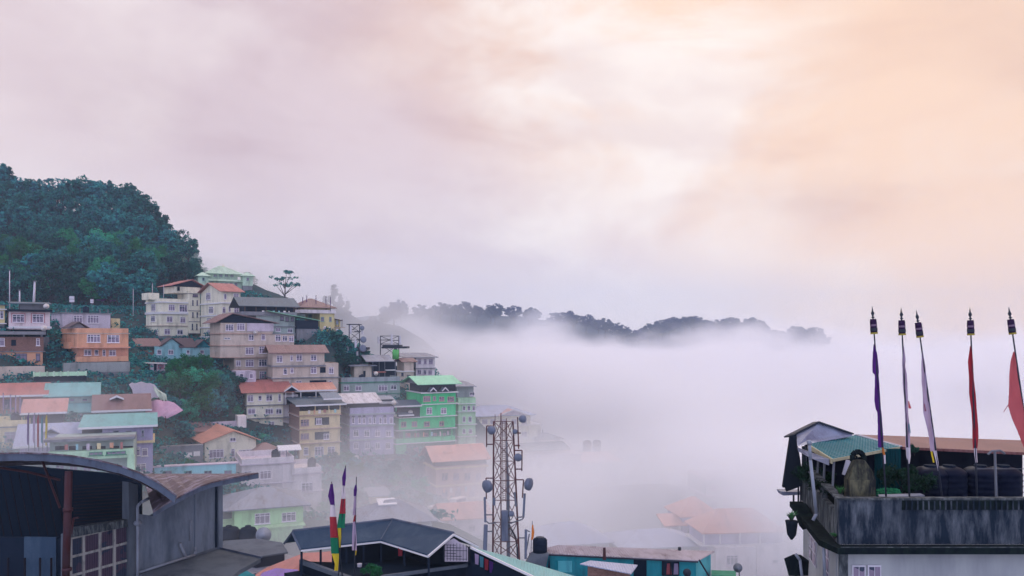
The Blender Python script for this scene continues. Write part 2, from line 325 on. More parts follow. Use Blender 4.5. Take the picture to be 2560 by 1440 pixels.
# ---- white and cream blocks under the forest
h = House('hill_house', 'cream four storey house with white ledges and stair tower below the forest', 'apartment house', 402, 181, 46, 840).side(365)
h.block(402, 471, 755, 840, 'cream').parapet(402, 471, 746, 755, 'cream').band(402, 471, [755], 'trim', .3, .35).band(402, 471, [782], 'trim', .5, .35).band(402, 471, [814], 'brown', .2, .25)
h.block(372, 398, 731, 748, 'cream', 3, 4).block(472, 500, 724, 834, 'cream', -.6, 6).block(436, 500, 714, 730, 'cream', .5, 6).band(472, 500, [731, 775, 803, 833], 'stone', .14, .12, -.6, 6, 0)
h.roof(432, 506, 712, 1.6, 'r_red', 'y', .5, 6, .8, wall='dark', ridge=.6)
h.win([(429, 769, 15, 15), (458, 771, 19, 17), (424, 798, 14, 14), (457, 800, 13, 14), (418, 829, 14, 13), (450, 830, 14, 12)]).swin([(384, 769, 10, 17), (383, 797, 10, 14), (390, 830, 8, 12)])
h.win([(482, 757, 3, 13), (493, 757, 3, 13), (482, 787, 3, 13), (493, 787, 3, 13), (481, 817, 3, 15), (492, 817, 3, 15), (488, 739, 13, 7)], 'd_frame', -.6).win([(447, 722, 5, 10)], dark=True).done()
h = House('hill_house', 'cream gabled house with red sloping roof beside the stair tower', 'apartment house', 554, 178, 42, 849).side(502)
h.block(554, 601, 728, 849, 'cream').band(554, 601, [757, 788, 818, 842], 'trim', .3, .35).roof(554, 601, 728, 2.2, 'r_red', 'x', ov=.8, wall='cream')
h.swin([(521, 741, 19, 17), (528, 775, 20, 17), (523, 802, 14, 14), (524, 831, 20, 12)]).win([(563, 741, 7, 13), (590, 741, 12, 15), (560, 775, 8, 15), (574, 773, 5, 13), (591, 777, 12, 17), (560, 800, 8, 12), (580, 802, 12, 12)]).done()
# ---- faded gompa in the mist
h = House('monastery_hall', 'faded green white pagoda hall with tiered roofs in the mist', 'pagoda', 508, 222, 30, 722)
h.block(508, 605, 700, 722, 'palegreen', dep=12).roof(506, 607, 701, 1.8, 'palegreen', 'hip', dep=12, ov=1).block(524, 594, 682, 695, 'palegreen', 2.5, 8).roof(520, 598, 681, 2.6, 'palegreen', 'hip', 2.2, 8.5, 1.2).win([(530+i*12, 711, 7, 8) for i in range(6)], 'g_frame').win([(538+i*14, 689, 8, 6) for i in range(4)], 'g_frame', 2.5).done()
MB().lathe([(.5, 0), (.3, .5), (.12, .8), (.05, 1.4)], 8, (h.u(558, 6), 6, h.zc(660)-.6)).build('finial', mm('gold'), h.e)
for nm, xa, xb, D_ in (('small pale green turret with pointed roof left of the pagoda hall', 496, 521, 216), ('small pale green turret with pointed roof right of the pagoda hall', 607, 632, 226)):
    h = House('monastery_turret', nm, 'turret', xa, D_, 30, 714, 'turrets beside the pagoda hall')
    h.block(xa, xb, 688, 714, 'palegreen', dep=3).roof(xa, xb, 689, 1.1, 'palegreen', 'hip', dep=3, ov=.6).win([((xa+xb)/2, 698, 6, 8)], 'g_frame').done()
# ---- slate and brown cluster
h = House('hill_house', 'dark slate roofed house with open gallery above grey green walls', 'apartment house', 640, 170, 30, 862).side(604)
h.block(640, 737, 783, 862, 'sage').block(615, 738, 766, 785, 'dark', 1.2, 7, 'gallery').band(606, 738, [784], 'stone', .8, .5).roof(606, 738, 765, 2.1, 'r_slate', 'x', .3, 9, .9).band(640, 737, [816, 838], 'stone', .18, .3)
h.win([(705, 796, 8, 10), (718, 798, 8, 10), (731, 798, 7, 10)], 'd_frame').win([(695, 824, 12, 9), (725, 826, 12, 12), (694, 845, 14, 15), (712, 847, 12, 12), (728, 848, 12, 13)]).post([612, 640, 665, 690, 715, 735], 766, 784, 'wood', .1, .4).done()
h = House('lean_to_roof', 'long thin green metal lean-to roof sloping down past the slate roofed house', 'shed', 738, 173, 30, 800)
h.block(742, 796, 800, 822, 'dark', dep=5).roof(672, 797, 778, -1.9, 'r_green', 'shedx', -.6, 4, .2, th=.1, wall=None).done()
h = House('hill_house', 'large brown four storey house with dark front gable and long rusty roof', 'apartment house', 551, 158, 33, 952)
h.block(551, 682, 807, 894, 'brown', dep=9).block(586, 682, 894, 952, 'brown', .3, 9).block(682, 735, 834, 866, 'brown', -.1, 8).block(682, 700, 866, 894, 'brown', .5, 6)
h.block(618, 684, 807, 828, 'lav', -.25, 2, 'balcony').band(551, 682, [834, 864, 894], 'rosebr', .16, .25).band(586, 682, [925], 'rosebr', .16, .25, .3).band(682, 735, [834, 866], 'stone', .16, .3)
h.roof(548, 684, 806, 1.9, 'r_brown', 'y', 0, 10, .9, wall='dark', ridge=.27)
h.win([(574, 819, 19, 17), (602, 817, 19, 17), (628, 842, 13, 17), (658, 842, 10, 16), (624, 877, 20, 17), (657, 875, 19, 17)]).win([(596, 908, 12, 14), (624, 908, 20, 17), (657, 907, 20, 17), (611, 938, 6, 14), (631, 932, 14, 4), (657, 938, 17, 20)], y0=.3).win([(695, 845, 14, 16), (712, 846, 12, 14), (728, 847, 12, 14)], y0=-.1).win([(568, 846, 16, 2)], 'trim').done()
h = House('hill_house', 'pale brown stepped house with low ridged roof right of the large brown house', 'apartment house', 682, 154, 24, 985)
h.block(682, 811, 882, 915, 'brown', .6, 8).block(682, 846, 915, 985, 'brown', 0, 8).parapet(812, 846, 909, 915, 'brown', 0, 8).band(682, 811, [916], 'stone', .3, .35).band(682, 846, [946], 'stone', .2, .3).roof(680, 813, 882, 1.5, 'r_brown', 'x', .6, 8, .7, wall='stone', th=.15)
h.win([(699, 897, 15, 17), (729, 895, 7, 14), (748, 894, 14, 17), (784, 894, 14, 15)], y0=.6).win([(713, 928, 10, 15), (730, 926, 8, 13), (784, 925, 14, 17), (828, 926, 12, 17), (720, 960, 8, 12), (747, 960, 14, 15), (826, 959, 8, 14)]).win([(807, 925, 14, 14), (795, 958, 42, 15)], dark=True).done()
# ---- yellow monastery house with flag poles
h = House('hill_house', 'yellow ochre house with arched windows and red hipped top roof', 'apartment house', 800, 188, 34, 860).side(742)
h.block(800, 836, 779, 860, 'gold', dep=10).block(760, 826, 768, 779, 'gold', 1, 8, 'upper_wall').roof(757, 829, 769, 2.3, 'r_brown', 'hip', .4, 9, 1.0).band(752, 836, [779], 'offw', .8, .4).block(836, 851, 797, 845, 'gold', 1.5, 7).band(836, 856, [818], 'brown', .2, 1.2, 1.5, 6)
h.roof(836, 855, 795, -.5, 'r_dkbrown', 'shedx', .4, 4, .2).post([840, 846, 855], 797, 818, 'wood', .06, .4).band(800, 836, [822, 850], 'brown', .16, .25)
h.win([(812, 824, 6, 12), (824, 826, 6, 12), (843, 830, 6, 11)], arch=True).win([(806, 798, 8, 12), (826, 798, 6, 12), (843, 806, 5, 10)], 'g_frame').swin([(775, 792, 12, 12), (785, 808, 6, 14), (770, 808, 6, 12)], 'g_frame').done()
# ---- roof terrace cluster
h = House('hill_house', 'grey green terrace house with long concrete parapet and white windows', 'apartment house', 853, 163, 24, 1000)
h.block(853, 1000, 957, 1000, 'sage', dep=8).parapet(853, 1000, 944, 956, 'grey').band(853, 1000, [957], 'dkgreen', .2, .2).band(853, 1000, [987], 'dkgreen', .15, .15).win([(866, 970, 13, 13), (896, 970, 15, 12), (957, 970, 22, 15), (984, 968, 14, 12)]).done()
h = House('hut', 'small pale rooftop hut with a dark doorway above the concrete parapet', 'hut', 886, 170, 24, 944)
h.block(886, 929, 915, 944, 'brown', dep=4).win([(911, 934, 6, 14)], dark=True).roof(880, 936, 914, .2, 'r_grey', 'shed', 0, 4, .5).done(1)
h = House('shed', 'open dark shed under a grey sheet roof full of clutter', 'shed', 930, 172, 24, 944)
h.block(930, 990, 905, 944, 'dark', 1, 3).roof(918, 982, 903, 1.3, 'r_grey', 'shed', -.5, 4, .3).block(935, 965, 929, 932, 'r_red', -.3, 1.5, 'awning').block(965, 990, 925, 927, 'trim', -.2, 1.2, 'awning').post([932, 948, 962, 988], 905, 944, 'metal', .07).done(1)
h = House('hill_house', 'pale boxy upper house with small windows left of the green roof', 'house', 993, 176, 26, 975)
h.block(993, 1034, 929, 975, 'brown', dep=7).roof(1008, 1036, 905, .8, 'r_brown', 'x', 2, 5, .6, wall='stone').block(1010, 1034, 905, 929, 'brown', 2, 5).band(993, 1034, [929], 'trim', .14, .3).win([(1006, 936, 6, 8), (1022, 944, 9, 14), (1006, 953, 7, 8)], 'd_frame').done()
h = House('hill_house', 'grey three storey house fading into fog at the end of the ridge', 'apartment house', 1040, 188, 24, 950)
h.block(1040, 1087, 893, 950, 'offw', dep=9).roof(1012, 1090, 893, .9, 'r_grey', 'shed', -.3, 9, .5).band(1040, 1087, [921, 946], 'stone', .2, .3).win([(1049, 904, 8, 13), (1063, 904, 7, 13), (1077, 904, 10, 13), (1048, 930, 9, 12), (1062, 931, 7, 12), (1075, 931, 9, 12)], 'lav').done()
# ---- green building and neighbours
h = House('hill_house', 'vivid green five storey house with white ledges and a pale green roof', 'apartment house', 997, 158, 27, 1145).side(985)
h.block(1054, 1139, 985, 1014, 'green', .3, 9).block(1020, 1139, 1014, 1045, 'green', .15, 9).block(997, 1138, 1045, 1075, 'green', 0, 9).block(997, 1138, 1075, 1145, 'dkgreen', 1.4, 8).block(990, 1137, 1098, 1109, 'green', 0, 1.3, 'balcony').block(990, 1016, 1110, 1145, 'green', .1, 4)
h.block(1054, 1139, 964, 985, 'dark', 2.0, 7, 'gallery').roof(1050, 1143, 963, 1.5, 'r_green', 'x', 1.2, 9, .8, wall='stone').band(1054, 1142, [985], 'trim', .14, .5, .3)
for px in (1083, 1113): h.roof(px-7, px+7, 980, .7, 'r_slate', 'y', -.2, 1.6, .1, 'trim', wall='dark')
h.band(1054, 1142, [1014], 'trim', .14, .4, .3).band(1000, 1140, [1045], 'trim', .14, .4).band(994, 1138, [1077], 'trim', .14, .4).band(990, 1138, [1110], 'trim', .14, .4).block(1000, 1050, 1020, 1044, 'dark', -.2, 2, 'stair_well').roof(988, 1050, 1014, .9, 'r_navy', 'shed', -.8, 3, .3, 'trim').roof(998, 1032, 1036, .5, 'r_navy', 'shed', -1.4, 1.5, .2, 'trim')
h.win([(1067, 997, 17, 14), (1086, 996, 7, 11), (1104, 997, 13, 11), (1127, 998, 17, 13)], 'rosebr', .3).win([(1073, 1027, 14, 16), (1109, 1027, 14, 15)], 'w_frame', .15).win([(1009, 1061, 13, 13), (1036, 1060, 13, 13), (1067, 1060, 14, 13), (1104, 1059, 12, 12)], 'rosebr').win([(1020+i*22, 1089, 12, 12) for i in range(5)]+[(1040, 1124, 12, 13), (1066, 1124, 12, 12), (1104, 1122, 12, 12)], 'rosebr', 1.4).post([1010, 1040, 1075, 1105, 1130], 1078, 1109, 'green', .1).done()
h = House('hill_house', 'pale mint narrow house tucked behind the vivid green house', 'apartment house', 1146, 174, 24, 1120)
h.block(1146, 1189, 995, 1120, 'mint', dep=8).roof(1138, 1186, 966, .8, 'r_grey', 'shed', .5, 7, .4).block(1142, 1184, 968, 995, 'grey', 1.5, 6).band(1146, 1189, [1010, 1030, 1062, 1092], 'trim', .14, .4).win([(1172, 1020, 8, 13), (1184, 1020, 7, 13), (1160, 1020, 8, 12), (1160, 1048, 8, 14), (1175, 1048, 9, 14), (1160, 1078, 8, 12), (1176, 1078, 9, 12), (1180, 985, 12, 9)]).done()
h = House('hill_house', 'lilac grey house with rows of small white windows below a striped roof', 'apartment house', 875, 150, 26, 1142).side(853)
h.block(875, 984, 1036, 1142, 'purple').parapet(875, 984, 1020, 1036, 'purple').band(875, 984, [1037, 1066, 1101], 'grey', .3, .3).block(866, 984, 1004, 1022, 'dark', 1.5, 6, 'gallery').roof(864, 950, 1008, 1.6, 'r_stripe', 'shed', .2, 4, .4).roof(952, 990, 1012, 1.2, 'r_grey', 'shed', .6, 4, .3)
h.win([(x, 1051, 7, 16) for x in (883, 899, 910, 925, 936, 951, 963, 978)]).win([(x, 1083, 13, 16) for x in (890, 917, 944, 971)]).win([(x, 1114, 12, 16) for x in (890, 918, 944, 970)]).win([(x, 1040, 6, 4) for x in (883, 899, 910, 936, 962)], 'd_frame').block(878, 897, 1139, 1156, 'white', -1.2, 1.2, 'porch').done(3)
h = House('hill_house', 'tan yellow balcony house with a dark brick side wall and white roof edge', 'apartment house', 749, 142, 27, 1150).side(712)
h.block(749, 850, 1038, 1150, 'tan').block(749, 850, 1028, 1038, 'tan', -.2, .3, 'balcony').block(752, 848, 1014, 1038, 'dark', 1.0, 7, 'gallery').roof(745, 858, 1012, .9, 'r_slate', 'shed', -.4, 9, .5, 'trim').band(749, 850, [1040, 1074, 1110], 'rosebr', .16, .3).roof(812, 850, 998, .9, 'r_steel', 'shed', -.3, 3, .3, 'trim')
MB().box(-.1, 0, .05, h.dep-.05, h.zc(1150), h.zc(1016)).build('brick_side_wall', mm('brick'), h.e)
for y_ in (1042, 1076, 1110): MB().box(-.16, -.1, .05, h.dep-.1, h.zc(y_)-.07, h.zc(y_)+.07).build('floor_band', mm('trim'), h.e)
h.win([(762, 1057, 22, 17), (762, 1091, 22, 15)], 'rosebr').win([(805, 1053, 36, 19), (805, 1089, 36, 19)], dark=True).win([(797, 1053, 14, 16), (816, 1091, 14, 14)]).win([(798, 1128, 22, 23), (828, 1127, 18, 21), (765, 1128, 12, 18)]).post([788, 822, 850], 1014, 1040, 'tan', .12).done(3)
h = House('hill_house', 'white house with salmon red roofs and a small white trimmed porch gable', 'house', 617, 146, 24, 1078).side(573)
h.block(617, 708, 984, 1078, 'cream').block(708, 745, 990, 1078, 'offw', .6, 7).block(745, 838, 990, 1016, 'dark', 1.2, 5, 'gallery').roof(614, 724, 981, 1.9, 'r_red', 'x', ov=.8, wall='lav').roof(742, 838, 979, 1.2, 'r_orange', 'shed', -.2, 4, .3, 'trim').roof(712, 746, 979, .95, 'r_orange', 'y', -.9, 3, .1, 'trim', wall='dark')
h.band(617, 745, [1014, 1047], 'stone', .16, .3).swin([(600, 997, 7, 11), (585, 997, 8, 10)]).win([(626, 996, 14, 17), (673, 994, 15, 16), (699, 994, 7, 17), (629, 1028, 18, 14), (673, 1028, 20, 14), (697, 1028, 14, 13), (678, 1062, 16, 16), (650, 995, 8, 12)]).win([(642, 1064, 12, 20), (726, 1005, 16, 14)], dark=True).block(742, 838, 1006, 1016, 'grey', .4, .2, 'balcony').post([714, 732, 752, 790, 834], 980, 1014, 'trim', .09, -.3).done()
h = House('house', 'small cream cottage with brown roof below the green trees', 'house', 476, 134, 30, 1102).side(462)
h.block(476, 518, 1079, 1102, 'cream', dep=6).roof(474, 520, 1079, 1.3, 'r_brown', 'x', dep=6, ov=.8, wall='cream').win([(496, 1090, 22, 10)]).block(520, 594, 1062, 1080, 'lav', 3, .3, 'yard_wall').block(594, 616, 1048, 1080, 'white', 2.5, 2, 'wall').done()
h = House('house', 'cream gable fronted house with bright orange left roof slope', 'house', 512, 126, 32, 1158)
h.block(512, 640, 1106, 1158, 'cream', dep=12).roof(512, 640, 1107, 1.75, 'r_orange', 'y', dep=12, ov=.6, wall='cream', ridge=.54).win([(541, 1134, 36, 20), (582, 1132, 10, 20), (615, 1130, 36, 13), (582, 1099, 15, 10)]).done()
h = House('hut', 'small brown hip roofed hut right of the cream gable house', 'hut', 638, 128, 26, 1155)
h.block(640, 696, 1131, 1155, 'rosebr', dep=5).roof(636, 700, 1131, 1.2, 'r_brown', 'hip', dep=5, ov=.5).win([(652, 1142, 8, 12)]).win([(676, 1144, 12, 16)], dark=True).done()
h = House('hill_house', 'wide off white block with pilasters and large windows in low mist', 'apartment house', 604, 118, 24, 1262)
h.block(604, 735, 1162, 1262, 'offw', dep=9).parapet(604, 735, 1148, 1162, 'offw').block(735, 804, 1190, 1300, 'offw', -.3, 9).parapet(735, 804, 1178, 1192, 'offw', -.45).band(604, 735, [1163, 1213], 'lav', .16, .3).band(735, 804, [1194, 1240], 'lav', .14, .3, -.3).block(604, 735, 1262, 1300, 'offw', .2, 8)
h.block(706, 712, 1162, 1262, 'offw', -.2, .2, 'pilaster').block(729, 735, 1162, 1262, 'offw', -.2, .2, 'pilaster').win([(664, 1187, 28, 20), (667, 1232, 38, 24), (620, 1187, 20, 18)]).win([(768, 1219, 28, 24), (767, 1266, 20, 22)], y0=-.3).roof(698, 752, 1136, .6, 'trim', 'x', 2, 3, .1).post([700, 716, 738], 1132, 1150, 'metal', .07, .1).done()
h = House('house', 'lime green house with grey roof and two big white windows', 'house', 586, 98, 22, 1318)
h.block(586, 758, 1276, 1318, 'lime', dep=9).roof(572, 762, 1273, 1.7, 'r_grey', 'hip', dep=9, ov=.7).win([(656, 1296, 38, 27), (722, 1292, 36, 23)]).block(560, 758, 1318, 1362, 'lime', -1.5, 9, 'lower_wall').band(560, 758, [1320], 'lime', .16, .2, -1.5).done()
# ---- left lower cluster
h = House('house', 'house with long salmon red roof at the left edge', 'house', -40, 113, 26, 1036)
h.block(-40, 118, 990, 1036, 'brickred', dep=7).roof(-46, 112, 990, 1.6, 'r_red', 'x', ov=.5, dep=7, fascia='trim').win([(20, 1010, 18, 22), (60, 1010, 16, 22)], 'd_frame').win([(90, 1012, 14, 24)], dark=True).done()
h = House('house', 'house with two stepped pale teal sheet roofs, a white patch on the upper', 'house', 122, 116, 26, 1062)
h.block(124, 244, 992, 1062, 'sage', dep=7).roof(116, 244, 991, 1.75, 'r_teal', 'x', ov=.4, dep=7, name='roof').roof(130, 244, 1030, 1.2, 'r_teal', 'shed', -2.4, 2.2, .3).block(140, 240, 1033, 1058, 'white', -1.6, 1.6).win([(150, 1000, 14, 8), (180, 1000, 14, 8), (212, 1000, 14, 8)], 'g_frame').done()
h = House('house', 'house with low brown red roof, a tiny dormer and white gutter', 'house', 238, 115, 26, 1062)
h.block(244, 362, 1030, 1062, 'sage', dep=7).roof(236, 372, 1027, 2.1, 'r_brown', 'x', ov=.4, dep=7, fascia='trim', name='roof').roof(276, 308, 1000, .45, 'r_brown', 'y', 1.6, 2, .1, 'trim', wall='dark').win([(328, 1041, 20, 14), (275, 1044, 20, 12)], 'lav').done()
h = House('shed', 'small shed with red brown roof in front of the teal roofs', 'shed', 62, 108, 26, 1060)
h.block(62, 158, 1034, 1060, 'dark', dep=4).roof(54, 164, 1032, 1.6, 'r_salmon', 'shed', -.5, 4, .2, 'trim').done()
h = House('house', 'pale yellow house with flat dirty parapet at lower left', 'house', -40, 104, 24, 1126)
h.block(-40, 70, 1068, 1126, 'ygold', dep=7).parapet(-40, 70, 1053, 1068, 'ygold').band(-40, 70, [1070], 'stone', .14, .2).win([(26, 1092, 28, 24)], 'grey').done()
h = House('house', 'house with wide lilac grey roof and a small black roof vent', 'house', 44, 100, 24, 1142)
h.block(50, 258, 1116, 1142, 'purple', dep=8).roof(42, 210, 1116, 2.4, 'r_lilac', 'x', ov=.4, dep=8, wall='white', fascia='trim').roof(108, 146, 1088, .6, 'r_lilac', 'y', 1.4, 2.4, .1, wall='dark').roof(182, 256, 1110, .3, 'r_lilac', 'shed', -1.5, 3, .3, 'trim').done()
h = House('apartment_block', 'lavender slatted block under a teal roof with white edge, left of the trees', 'apartment block', 256, 101, 24, 1190)
h.block(256, 382, 1070, 1190, 'purple', dep=8).roof(202, 388, 1066, .9, 'r_teal', 'shed', -.3, 8, .3, 'trim').band(256, 382, [1109], 'tan', .3, .25).win([(357, 1083, 7, 16), (290, 1085, 16, 18), (322, 1085, 16, 18)], 'grey').win([(343, 1128, 16, 22), (362, 1130, 16, 20), (352, 1170, 26, 22)], 'white').block(205, 255, 1074, 1092, 'dark', .3, 4, 'gallery').done()
h = House('apartment_block', 'pale green block with long balcony parapets just above the arched roof', 'apartment block', 120, 93, 22, 1215)
h.block(120, 334, 1128, 1150, 'mint', -1.2, 1, 'balcony').block(124, 334, 1102, 1215, 'sage', 0, 7).block(318, 336, 1145, 1205, 'mint', -1.2, 1.2, 'pillar').win([(150+i*34, 1120, 24, 10) for i in range(6)], dark=True).win([(240, 1134, 34, 9), (290, 1132, 50, 9)], 'dkgreen', -1.2).band(120, 334, [1100], 'stone', .3, 1.4).win([(150+i*34, 1168, 22, 22) for i in range(5)], 'g_frame').done()
h = House('garden_terrace', 'long low terrace wall with pale green balustrade over a dark strip', 'wall', 85, 122, 30, 955)
h.block(85, 216, 942, 955, 'dark', dep=4).block(85, 216, 931, 941, 'mint', -.1, .2, 'balustrade').post([85, 100, 118, 135, 152, 170, 195, 215], 929, 942, 'palegreen', .14, -.05).done()
h = House('house', 'aqua blue gabled cottage below the cream house', 'house', 386, 164, 33, 900)
h.block(386, 454, 866, 900, 'aqua', dep=6).roof(404, 454, 866, 1.8, 'r_dkbrown', 'y', ov=.5, dep=6, wall='aqua').roof(345, 404, 865, 1.6, 'r_brown', 'shed', .3, 6, .3).block(346, 386, 876, 900, 'brick', .6, 5).win([(427, 880, 13, 12), (398, 880, 10, 12)]).done()
h = House('house', 'small teal gabled hut with dark roof right of the aqua cottage', 'house', 456, 166, 33, 892)
h.block(456, 526, 868, 892, 'aqua', dep=6).roof(490, 528, 869, 1.7, 'r_dkbrown', 'y', ov=.4, dep=6, wall='teal').roof(452, 490, 868, 1.9, 'r_dkbrown', 'shed', .2, 5, .3).win([(470, 880, 8, 10), (505, 880, 10, 10)]).done()
h = House('shed', 'little pink walled shed with flat white roof on the slope', 'shed', 374, 148, 32, 928)
h.block(376, 413, 908, 928, 'lav', dep=4).roof(370, 418, 907, -.15, 'trim', 'shedx', 0, 4, .3).win([(388, 918, 7, 18)], dark=True).win([(402, 916, 14, 8)], 'r_frame').done()
# ---- misty middle and right
h = House('hill_house', 'brown house with pale orange roof behind the telecom tower, fading in mist', 'apartment house', 1090, 142, 22, 1290).side(1062)
h.block(1090, 1216, 1168, 1290, 'rosebr').block(1088, 1216, 1155, 1170, 'dark', .8, 7, 'gallery').roof(1088, 1214, 1153, 2.3, 'r_orange', 'x', ov=.8, wall='dark').band(1090, 1216, [1172, 1216, 1252], 'tan', .25, .4).win([(1112, 1192, 16, 20), (1140, 1192, 16, 20), (1168, 1192, 16, 20), (1196, 1192, 14, 20), (1112, 1234, 16, 18), (1145, 1234, 16, 18), (1180, 1234, 16, 18)], 'rosebr').done()
h = House('mansion', 'cream pink mansion with wide hipped blue grey roof in fog', 'apartment house', 1178, 203, 20, 1150)
h.block(1178, 1326, 1042, 1150, 'cream', dep=11).roof(1172, 1328, 1041, 2.2, 'r_lilac', 'hip', ov=1, dep=11).roof(1250, 1315, 1040, 1.4, 'r_salmon', 'y', -1, 4, .4, 'trim', wall='lav').block(1322, 1352, 1068, 1150, 'cream', -.5, 8).band(1178, 1352, [1068, 1100], 'trim', .2, .4)
h.win([(x, y, 13, 12) for y in (1054, 1085, 1118) for x in (1192, 1212, 1232, 1258, 1285, 1310)]+[(1338, 1085, 12, 14), (1338, 1118, 12, 14)], 'lav').done()
h = House('hill_house', 'misty grey house with flag poles on its roof right of the mansion', 'apartment house', 1345, 206, 16, 1210)
h.block(1345, 1400, 1098, 1210, 'grey', dep=9).block(1352, 1384, 1100, 1120, 'white', -.3, 1, 'balcony').roof(1342, 1404, 1098, 1.2, 'r_slate', 'hip', ov=.6, dep=9).win([(1360, 1135, 12, 14), (1384, 1135, 12, 14), (1360, 1165, 12, 14), (1384, 1165, 12, 14)]).post([1346, 1350, 1356], 1074, 1098, 'metal', .08).done(25, False)
h = House('apartment_block', 'tall pale block almost lost in fog right of the telecom tower', 'apartment block', 1330, 172, 20, 1320)
h.block(1330, 1452, 1140, 1320, 'offw', dep=10).band(1330, 1452, [1142, 1190, 1235, 1275], 'lav', .3, .5).roof(1320, 1420, 1128, 1.2, 'r_slate', 'x', 1, 8, .5, wall='grey').win([(x, y, 16, 20) for y in (1165, 1212, 1255) for x in (1350, 1382, 1414, 1440)], 'lav').done(25, False)
h = House('apartment_block', 'ghostly block with orange roof strip and two water tanks in fog', 'apartment block', 1456, 178, 18, 1330)
h.block(1456, 1548, 1158, 1330, 'sage', dep=10).roof(1452, 1552, 1156, 1.0, 'r_orange', 'shed', ov=.3, dep=8).win([(x, y, 15, 18) for y in (1190, 1235) for x in (1474, 1502, 1530)], 'lav').done(25, False)
for i, px in enumerate((1468, 1492)):
    u = h.u(px, 9); 
    t_ = thing('water_tank', ('left', 'right')[i]+' one of two faint round tanks on the ghostly block', 'water tank', h.e.matrix_basis @ Vector((u, 9, h.zc(1143))), 0, 'faint tanks on the foggy block')
    MB().lathe([(1.0, 0), (1.0, 2.0), (.8, 2.3), (.3, 2.5)], 14).build('barrel', mm('dark'), t_, True)
h = House('house', 'wide house with pale orange hipped roof in fog at lower right', 'house', 1762, 100, 6, 1450)
h.block(1762, 1956, 1332, 1362, 'purple', dep=6).roof(1762, 1956, 1331, 2.3, 'r_orange', 'hip', ov=.5, dep=6).block(1790, 1890, 1365, 1450, 'offw', -1, 3).block(1892, 1968, 1366, 1450, 'offw', -.4, 3).band(1755, 1966, [1364], 'trim', .12, .3).win([(1938, 1404, 16, 9)], 'lav', -.4).post([1760, 1800, 1850, 1900, 1950], 1332, 1362, 'trim', .08, -.2).win([(1830, 1400, 30, 24)], 'lav', -1).done(25, False)
h = House('house', 'narrow house with stepped pale orange roofs left of the wide foggy roof', 'house', 1706, 112, 8, 1400)
h.block(1706, 1796, 1292, 1400, 'purple', dep=6).roof(1706, 1796, 1290, 2.1, 'r_orange', 'hip', ov=.5, dep=6).block(1676, 1702, 1310, 1340, 'white', -.3, 4).roof(1664, 1712, 1309, .9, 'r_orange', 'shed', -.6, 3, .3).win([(1725, 1330, 16, 18), (1765, 1330, 16, 18)], 'lav').done(25, False)
h = House('apartment_block', 'barely visible square block in fog above the orange roofs', 'apartment block', 1765, 140, 8, 1330)
h.block(1765, 1866, 1200, 1330, 'sage', dep=9).band(1765, 1866, [1198, 1240], 'lav', .3, .4).win([(x, y, 16, 16) for y in (1220, 1262) for x in (1785, 1815, 1845)], 'lav').done(25, False)
h = House('house', 'low house with plain grey hipped roof in fog behind the black tank', 'house', 1350, 100, 14, 1420)
h.block(1352, 1520, 1366, 1420, 'grey', dep=7).roof(1346, 1528, 1365, 1.9, 'r_lilac', 'hip', ov=.4, dep=8).win([(1400, 1385, 20, 20), (1450, 1385, 20, 20)], 'lav').done(25, False)
h = House('house', 'second low grey roofed house in fog above the patchwork hut roof', 'house', 1560, 102, 10, 1420)
h.block(1562, 1748, 1372, 1420, 'grey', dep=7).roof(1556, 1752, 1371, 1.4, 'r_lilac', 'hip', ov=.4, dep=8).win([(1610, 1392, 20, 20), (1680, 1392, 20, 20)], 'lav').done(25, False)
h = House('house', 'low house with pale pink orange roof in mist behind the tower foot', 'house', 1112, 112, 16, 1345)
h.block(1112, 1222, 1300, 1345, 'lav', dep=7).roof(1108, 1226, 1299, 1.6, 'r_orange', 'x', ov=.4, dep=7, wall='grey').win([(1140, 1320, 18, 18), (1180, 1320, 18, 18)], 'lav').done()
h = House('house', 'small yellow house among misty trees right of the prayer flags', 'house', 930, 124, 20, 1270)
h.block(930, 972, 1240, 1270, 'ygold', dep=5).roof(928, 976, 1240, .4, 'r_grey', 'shed', ov=.3, dep=5).win([(945, 1254, 10, 16), (962, 1254, 8, 12)], 'rosebr').done()
h = House('house', 'low house with wide grey green roof in mist behind the slate hut', 'house', 905, 92, 16, 1345)
h.block(905, 1080, 1312, 1345, 'grey', dep=6).roof(900, 1085, 1311, 1.9, 'r_grey', 'hip', ov=.4, dep=8).roof(950, 988, 1277, .3, 'trim', 'shed', 3, 2, .2).win([(950, 1328, 20, 14), (1020, 1328, 20, 14)], 'lav').done()
h = House('house', 'long low pale teal walled building just above the rear hall roof', 'building', 386, 106, 20, 1210)
h.block(386, 590, 1168, 1210, 'aqua', dep=1.2).band(386, 590, [1168], 'lav', .14, .1).win([(420, 1182, 20, 12), (470, 1182, 20, 12), (520, 1182, 20, 12), (570, 1182, 20, 12)], 'g_frame').done()
h = House('retaining_wall', 'grey retaining wall with two white boards below the cream gable house', 'wall', 392, 121, 26, 1155)
h.block(392, 508, 1118, 1155, 'stone', dep=1.5).block(460, 480, 1136, 1148, 'white', -.12, .1, 'board').block(484, 500, 1134, 1146, 'white', -.12, .1, 'board').done()
h = House('retaining_wall', 'mossy concrete retaining wall under the bright orange peach house', 'wall', 160, 128, 36, 932)
h.block(160, 325, 908, 932, 'concrete', dep=1.5).done()
h = House('retaining_wall', 'pale concrete retaining wall under the bare brick house', 'wall', -60, 123, 34, 948)
h.block(-60, 112, 918, 948, 'brown', dep=1.5).done()
h = House('hill_house', 'narrow lavender house squeezed between the brown house and the white salmon roofed house', 'house', 590, 151, 28, 962)
h.block(590, 640, 928, 962, 'lav', .2, 5).win([(604, 940, 10, 12), (628, 940, 10, 12)]).done()
